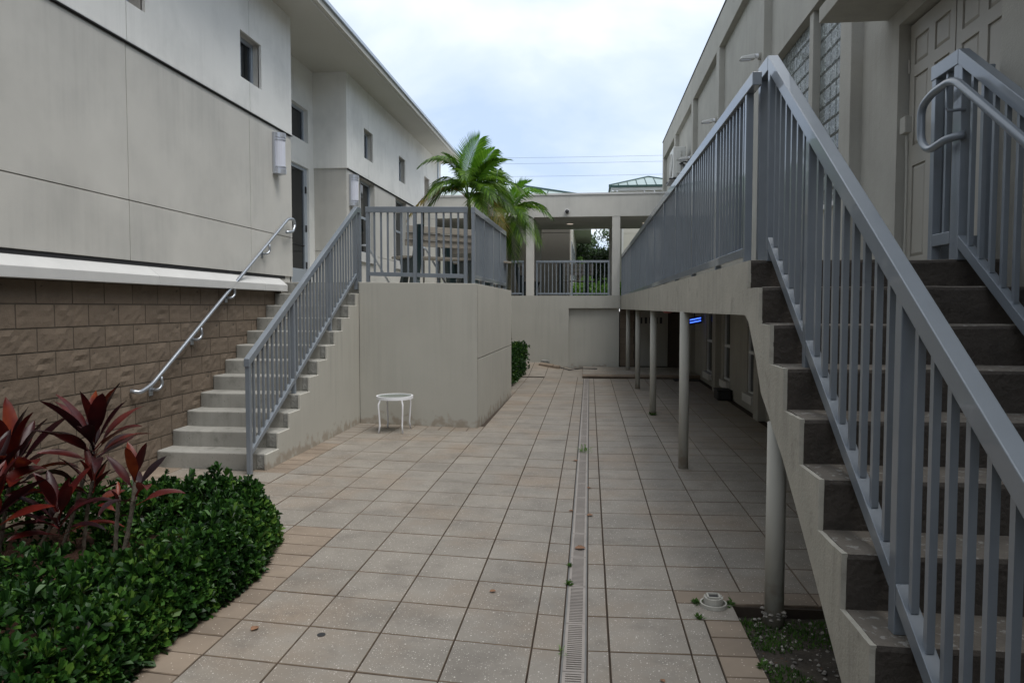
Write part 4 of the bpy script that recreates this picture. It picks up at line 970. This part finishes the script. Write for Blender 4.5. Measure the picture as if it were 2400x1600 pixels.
F = [((-1.65, 15.4, 4.1), (-1.35, 15.3, 4.28), .46, 'palm_bright', .3, .3, None), ((-1.35, 15.2, 4.05), (-.84, 15.0, 3.55), .36, 'palm', .5, .2, None), ((-1.40, 15.1, 3.95), (-1.02, 14.8, 2.95), .44, 'palm', .4, .1, None),
     ((-1.6, 15.1, 4.1), (-1.30, 14.6, 3.4), .46, 'palm', .5, .3, None), ((-2.1, 15.3, 4.3), (-2.45, 15.1, 3.9), .46, 'palm', .5, .3, None), ((-1.8, 15.0, 4.0), (-1.85, 14.5, 3.4), .46, 'palm', .5, .3, None),
     ((-1.7, 15.8, 4.1), (-1.5, 16.2, 3.7), .42, 'palm', .4, .3, None), ((-1.65, 15.3, 3.6), (-1.55, 15.1, 2.65), .40, 'palm', .4, .1, (1, 0, 0)), ((-1.85, 15.4, 4.1), (-2.15, 15.5, 4.35), .42, 'palm', .4, .3, None),
     ((-1.5, 15.4, 3.95), (-1.05, 15.3, 3.8), .42, 'palm', .5, .25, None), ((-2.0, 15.3, 4.2), (-1.95, 15.2, 4.5), .42, 'palm', .4, .3, (1, .2, -.3)), ((-1.5, 15.2, 4.2), (-1.05, 15.0, 4.05), .42, 'palm_bright', .5, .3, None), ((-1.55, 15.0, 3.8), (-1.35, 14.6, 3.0), .44, 'palm', .4, .2, None), ((-2.0, 15.2, 3.8), (-2.1, 14.9, 3.1), .40, 'palm', .4, .2, None)]
for i, (a, b, w, m, dp, vs, hh) in enumerate(F): frond(c0, a, b, 1, M[m], p2, 38, w, dp, 40 + i, vs, hint=hh)
# shrub bed: rosettes of small glossy leaves over a lumpy volume
def rosettes(mb, pts, size, nl=7):
    for (p, nrm) in pts:
        nrm = nrm.normalized(); a = nrm.cross(Vector((.3, .2, 1))); 
        if a.length < .1: a = Vector((1, 0, 0))
        a.normalize(); b = nrm.cross(a); ph = random.uniform(0, 6.28); s = size * random.uniform(.55, 1.35)
        for k in range(nl):
            an = ph + k * 2.4; ti = random.uniform(.35, 1.15) if k < nl - 2 else random.uniform(.1, .4)
            d = (a * math.cos(an) + b * math.sin(an)) * math.sin(ti) + nrm * math.cos(ti)
            sd_ = (b * math.cos(an) - a * math.sin(an)); up = sd_.cross(d) * -1
            l = s * random.uniform(.75, 1.15); w = l * .21; o = p + nrm * random.uniform(-.3, .1) * s
            q1 = o + d * l * .45; q2 = o + d * l * .82; tip = o + d * l - up * l * .08; lift = up * w * .35
            mb.add([o, q1 + sd_ * w * .8 + lift, q2 + sd_ * w + lift, tip, q2 - sd_ * w + lift, q1 - sd_ * w * .8 + lift], [(0, 1, 2, 3), (0, 3, 4, 5)])
SH = [(-4.40, .9), (-1.93, .9), (-2.0, 2.6), (-2.05, 3.2), (-2.02, 3.7), (-2.02, 4.1), (-2.17, 4.78), (-2.45, 5.22), (-3.0, 5.32), (-3.7, 5.2), (-4.40, 5.0)]
def edge_d(x, y, P):
    m = 9
    for i in range(1, len(P) - 1 - 0):
        ax, ay = P[i]; bx_, by_ = P[(i + 1) % len(P)]; dx, dy = bx_ - ax, by_ - ay
        t = max(0, min(1, ((x - ax) * dx + (y - ay) * dy) / (dx * dx + dy * dy))); m = min(m, math.hypot(x - ax - dx * t, y - ay - dy * t))
    return m
def hollow(x, y): return math.hypot((x + 3.5) / .78, (y - 3.98) / .42)
def sh_h(x, y):
    d = edge_d(x, y, SH); h = (.29 + .07 * noise.noise(Vector((x * 1.7, y * 1.7, 3))) + .10 * noise.noise(Vector((x * 4.5, y * 4.5, 8))) + .04 * noise.noise(Vector((x * 11, y * 11, 2)))) * min(1, (d / .16) ** .45 if d > 0 else 0)
    q = hollow(x, y)
    if q < 1.35: h *= max(0, min(1, (q - 1) / .35)) ** .6
    return h
pts = []
for i in range(30000):
    if len(pts) > 8500: break
    x = random.uniform(-4.4, -1.93); y = random.uniform(1.9, 5.2)
    if random.random() < .45:
        k = random.randrange(1, len(SH) - 2); t = random.random(); x = SH[k][0] + (SH[k + 1][0] - SH[k][0]) * t - abs(random.gauss(0, .09)); y = SH[k][1] + (SH[k + 1][1] - SH[k][1]) * t - (abs(random.gauss(0, .09)) if k > 5 else 0)
        if y < 1.9: continue
    if not inpoly(x, y, SH): continue
    h = sh_h(x, y)
    if h < .03: continue
    e_ = .03; nr = Vector((-(sh_h(x + e_, y) - sh_h(x - e_, y)) / (2 * e_), -(sh_h(x, y + e_) - sh_h(x, y - e_)) / (2 * e_), 1.0)); nr.normalize()
    nr = (nr + Vector((random.gauss(0, .35), random.gauss(0, .35), random.gauss(.15, .25))))
    z = h - abs(random.gauss(0, .07)) + (random.random() < .10) * .07
    pts.append((Vector((x, y, max(.02, z))), nr))
mb = MB(); rosettes(mb, pts, .058)
kind(tag(mb.build('shrub_bed', M['shrub'], raw=True), 'dense low bed of glossy dark green shrubs in the left foreground', 'shrubs'), 'stuff')
# far hedge
pts = []
for i in range(2600):
    y = random.uniform(14.4, 18.2); s = random.random()
    if s < .6: x = -1.62 + random.gauss(0, .04) - .08 * random.random(); z = random.uniform(.02, .70); nr = Vector((1, -.2, .3))
    else: x = random.uniform(-2.4, -1.6); z = .69 + random.gauss(0, .04); nr = Vector((.1, 0, 1))
    pts.append((Vector((x, y, z)), nr + Vector((random.gauss(0, .4), random.gauss(0, .4), random.gauss(0, .4)))))
for i in range(700): pts.append((Vector((random.uniform(-2.4, -1.6), 14.4 + random.gauss(0, .05), random.uniform(0, .75))), Vector((random.gauss(0, .4), -1, random.gauss(.2, .4)))))
mb = MB(); rosettes(mb, pts, .06, 6)
tag(kind(mb.build('hedge', M['shrub'], raw=True), 'stuff'), 'clipped dark green hedge against the terrace by the bridge', 'hedge')
# cordylines
def strap(L, wd, bend, seed, fold=.25):
    r = random.Random(seed); v = []; f = []; n = 9; p = Vector((0, 0, 0)); a = 0
    for k in range(n + 1):
        t = k / n
        w = wd * (.16 if t < .22 else (.16 + .84 * math.sin(math.pi * min(1, (t - .22) / .78) ** .8) ** .9)) if t < 1 else .001
        w = max(w, .0015); nrm = Vector((-math.sin(a), 0, math.cos(a))); wav = .05 * wd * math.sin(t * 11 + seed)
        v += [tuple(p + Vector((0, w, 0)) + nrm * (w * fold + wav)), tuple(p), tuple(p + Vector((0, -w, 0)) + nrm * (w * fold - wav))]
        p = p + Vector((math.cos(a), 0, math.sin(a))) * L / n; a -= bend / n * (.4 + 1.2 * t)
    for k in range(n): f += [(3 * k, 3 * k + 1, 3 * k + 4, 3 * k + 3), (3 * k + 1, 3 * k + 2, 3 * k + 5, 3 * k + 4)]
    me = bpy.data.meshes.new('leaf'); me.from_pydata(v, [], f); me.materials.append(M['cordy'])
    for p_ in me.polygons: p_.use_smooth = True
    return me
SL_ = [strap(1, .112, b, i, .42) for i, b in enumerate((.25, .5, .8, 1.15, .4, 1.5))]
def cordyline(base, topp, n, L, lab, seed):
    r = random.Random(seed); t = thing('cordyline', lab, 'plant', base, 'red cordylines in the shrub bed'); b = Vector(base); q = Vector(topp)
    mid = (b + q) / 2 + Vector((r.gauss(0, .02), 0, 0)); P = [b, mid, q]; path = [b * (1 - s) ** 2 + mid * 2 * s * (1 - s) + q * s * s for s in [k / 14 for k in range(15)]]
    MB().tube(path, [.011 + (.0025 if k % 2 else 0) for k in range(15)], 8).build('stem', M['bark'], t)
    for k in range(n):
        az = k * 2.39996 + r.uniform(-.3, .3); u = k / n; el = rad(78 - 62 * u + r.uniform(-8, 8))
        o = bpy.data.objects.new('leaf', SL_[r.choice((0, 1, 4) if u < .45 else (1, 2, 3, 5))]); COL.objects.link(o); o.parent = t
        o.location = q - b + Vector((0, 0, -.16 * u)); l = L * r.uniform(.8, 1.12) * (.8 + .3 * u if u < .7 else .9)
        o.scale = (l, l * r.uniform(.85, 1.1), l); o.rotation_euler = (r.uniform(-.5, .5), -el, az)
cordyline((-3.46, 4.3, 0), (-3.19, 4.3, .80), 21, .44, 'tallest red cordyline, its crown in front of the lower end of the handrail', 1)
cordyline((-2.74, 3.8, 0), (-2.57, 3.8, .66), 9, .30, 'slim small-crowned cordyline nearest the concrete stair', 2)
cordyline((-3.85, 4.25, 0), (-3.68, 4.2, .64), 20, .50, 'broad dark purple cordyline at the left frame edge, upper crown', 3)
cordyline((-3.42, 3.95, 0), (-3.17, 3.95, .42), 17, .36, 'low red cordyline below the tallest crown with an orange leaf tip', 4)
cordyline((-3.25, 4.25, 0), (-3.13, 4.2, .55), 12, .28, 'small cordyline crown just under the tallest one', 5)
cordyline((-3.62, 3.75, 0), (-3.42, 3.72, .48), 18, .42, 'deep red cordyline low at the left frame edge', 6)
cordyline((-2.86, 4.0, 0), (-2.80, 3.98, .52), 6, .18, 'tiny cordyline shoot between the two tallest stems', 7)
cordyline((-3.75, 3.95, 0), (-3.60, 3.92, .62), 18, .42, 'red cordyline crown between the two at the left frame edge', 8)
# ------------------------------------------------------------------ beyond the bridge
fb = thing('building', 'shaded building wing behind the bridge with a pale side wall and eave', 'building', (-2, 24, 1.9))
MB().box(-4.4, -.62, 22.5, 22.7, 1.86, 3.945).build('wall', M['shade_toned_wall'], fb); MB().box(-4.4, -.62, 22.5, 22.7, 3.96, 5.0).build('wall', M['shade_toned_wall'], fb)
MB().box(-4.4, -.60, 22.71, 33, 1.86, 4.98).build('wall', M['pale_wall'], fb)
for y in (23.6, 25.6, 27.8): child(MB().box(-.605, -.58, y, y + .9, 2.6, 3.8).build('window', M['alu'], fb), 'pane', MB().box(-.59, -.575, y + .06, y + .84, 2.66, 3.74), M['glass'])
for o in list(bpy.data.objects):
    if o.name.startswith('pane') and o.parent and o.parent.parent == fb: o.location = (0, 0, 0)
MB().box(-.62, .05, 27.0, 33, 4.52, 4.68).build('eave', M['cap'], fb)
pb = thing('building', 'pale clad building seen past the right bridge column', 'building', (2.5, 30, 1.9))
for z0, z1 in ((1.86, 3.0), (3.01, 4.0), (4.01, 4.66), (4.67, 6.2)): MB().box(1.38, 7, 30, 34, z0, z1).build('wall_panel', M['pale_wall'], pb)
MB().box(1.30, 1.38, 30, 30.1, 1.86, 6.2).build('corner_trim', M['cap'], pb)
def roofseams(parent, poly_fn, n, m):
    for k in range(n + 1):
        a, b = poly_fn(k / n); MB().tube([a, b], .028, 4).build('seam', m, parent)
rf = thing('hip_roof', 'pale green standing seam roof rising behind the bridge beam on the left', 'roof', (-2.5, 28, 5.6))
MB().box(-8, -1.2, 26, 32, 1.86, 5.45).build('wall', M['pale_wall'], rf)
MB().add([(-8, 26, 5.50), (.55, 26, 5.50), (-3.2, 29.5, 6.65), (-8, 29.5, 6.65), (.55, 33, 5.5)], [(0, 1, 2, 3), (1, 4, 2)]).build('roof', M['roof'], rf)
for k in range(14):
    x = -7.6 + k * .6; 
    if x < -3.2: yb, zb = 29.5, 6.66
    else: q = (x + 3.2) / 3.75; yb, zb = 29.5 - 3.5 * q, 6.66 - 1.15 * q
    if x < .5: MB().tube([(x, 26, 5.51), (x, yb, zb)], .022, 4).build('seam', M['roofdark'], rf)
MB().tube([(.55, 26, 5.51), (-3.2, 29.5, 6.67)], .05, 6).build('hip_cap', M['roofdark'], rf); MB().box(-8, .55, 25.95, 26, 5.42, 5.51).build('fascia', M['roofdark'], rf)
r2_ = thing('pavilion_roof', 'small green hipped roof with white fascia behind the bridge on the right', 'roof', (2.4, 31, 6.6))
MB().add([(.78, 30, 6.63), (4.2, 30, 6.63), (4.2, 33.4, 6.63), (.78, 33.4, 6.63), (2.49, 31.7, 7.25)], [(0, 1, 4), (1, 2, 4), (2, 3, 4), (3, 0, 4)]).build('roof', M['roof'], r2_)
for k in range(1, 9):
    x = .78 + k * .38; q = 1 - abs(x - 2.49) / 1.71; MB().tube([(x, 30, 6.64), (x, 30 + 1.7 * q, 6.64 + .62 * q)], .02, 4).build('seam', M['roofdark'], r2_)
for xa in (.78, 4.2): MB().tube([(xa, 30, 6.64), (2.49, 31.7, 7.26)], .035, 5).build('hip_cap', M['roofdark'], r2_)
MB().box(.76, 4.22, 29.96, 30.0, 6.55, 6.63).build('fascia', M['roofdark'], r2_); MB().box(.86, 4.1, 30.02, 33.3, 6.40, 6.55).build('fascia', M['cap'], r2_)
MB().box(.95, 4.0, 30.2, 33.2, 1.86, 6.40).build('wall', M['pale_wall'], r2_)
sl_ = thing('string_lights', 'string of tiny bulbs hanging below the pavilion fascia', 'string lights', (2, 29.9, 6.4))
MB().tube([(.86, 29.93, 6.45), (1.3, 29.93, 6.40), (1.9, 29.93, 6.42), (2.5, 29.93, 6.38), (3.2, 29.93, 6.44)], .008, 4).build('cable', M['wire'], sl_)
for x, z in ((.93, 6.42), (1.1, 6.40), (2.2, 6.37), (2.6, 6.37)): MB().tube([(x, 29.93, z), (x, 29.93, z - .03), (x, 29.93, z - .06)], [.012, .03, .012], 8).build('bulb', M['lens'], sl_)
for i, (z0, z1, lb) in enumerate(((10.95, 10.82, 'topmost overhead power line crossing the sky'), (10.58, 10.47, 'middle overhead power line crossing the sky'), (9.78, 9.70, 'lowest overhead power line just above the roofs'))):
    tag(MB().tube([(-14 + 28 * k / 20, 45, z0 + (z1 - z0) * k / 20 + .00135 * ((k - 10) ** 2)) for k in range(21)], .0065, 4).build('power_line', M['wire']), lb, 'power line', 'overhead power lines')
# trees beyond
def tree(x, y, z, h, r, lab, n, m, seed, ls=.14):
    R = random.Random(seed); t = thing('tree', lab, 'tree', (x, y, z), 'trees beyond the bridge'); 
    MB().tube([(x, y, z), (x + .1, y, z + h * .3), (x - .1, y, z + h * .6)], [.16, .12, .07], 8).build('trunk', M['bark'], t)
    lm = MB(); cl = []
    for k in range(26):
        a = R.uniform(0, 6.28); q = R.random() ** .5; c = Vector((x + r * q * math.cos(a), y + r * q * math.sin(a), z + h * (.28 + .68 * R.random() * (1 - .45 * q)))); cl.append((c, r * R.uniform(.18, .34)))
        lm.tube([(x, y, z + h * .3), ((x + c.x) / 2, (y + c.y) / 2, (z + h * .35 + c.z) / 2), tuple(c)], [.05, .03, .012], 5)
    lm.build('limb', M['bark'], t)
    mb = MB()
    for k in range(n):
        c, cr_ = cl[R.randrange(26)]; d = Vector((R.gauss(0, 1), R.gauss(0, 1), R.gauss(0, .8))); p = c + d * cr_ * .55
        a = Vector((R.gauss(0, 1), R.gauss(0, 1), R.gauss(0, 1))).normalized(); b = a.orthogonal().normalized(); l = ls * R.uniform(.6, 1.3)
        mb.add([p, p + a * l * .5 + b * l * .28, p + a * l, p + a * l * .5 - b * l * .28], [(0, 1, 2, 3)])
    mb.build('crown', m, t, raw=True); return t
tree(-.2, 34, 1.9, 3.4, 1.5, 'leafy tree seen through the bridge opening, left part', 9000, M['tree'], 3)
tree(1.0, 36, 1.9, 3.9, 1.7, 'leafy tree seen through the bridge opening against the column', 9000, M['tree'], 4)
tree(-.35, 29.0, 1.9, 1.9, .42, 'silvery grey slim tree beside the pale side wall', 3000, M['greenery'], 5, .07)
bs = MB(); pts = []
for i in range(2600): pts.append((Vector((random.uniform(-1.2, 3), random.uniform(24, 26), 1.9 + abs(random.gauss(0, .22)))), Vector((random.gauss(0, .5), -1, random.gauss(.6, .4)))))
rosettes(bs, pts, .12, 5)
kind(tag(bs.build('ground_cover', M['greenery'], raw=True), 'bright green planting beyond the bridge railing', 'plants'), 'stuff')
pts = []
for i in range(3500): pts.append((Vector((random.uniform(-12, 14), random.uniform(38, 42), 1.9 + abs(random.gauss(0, 1.0)))), Vector((random.gauss(0, .5), -1, random.gauss(.6, .4)))))
bs = MB(); rosettes(bs, pts, .5, 5)
kind(tag(bs.build('far_bushes', M['tree'], raw=True), 'dark mass of bushes beyond the far buildings', 'bushes'), 'stuff')
print('bricks', nb, 'blocks', nbk, 'tiles', len(tiles))
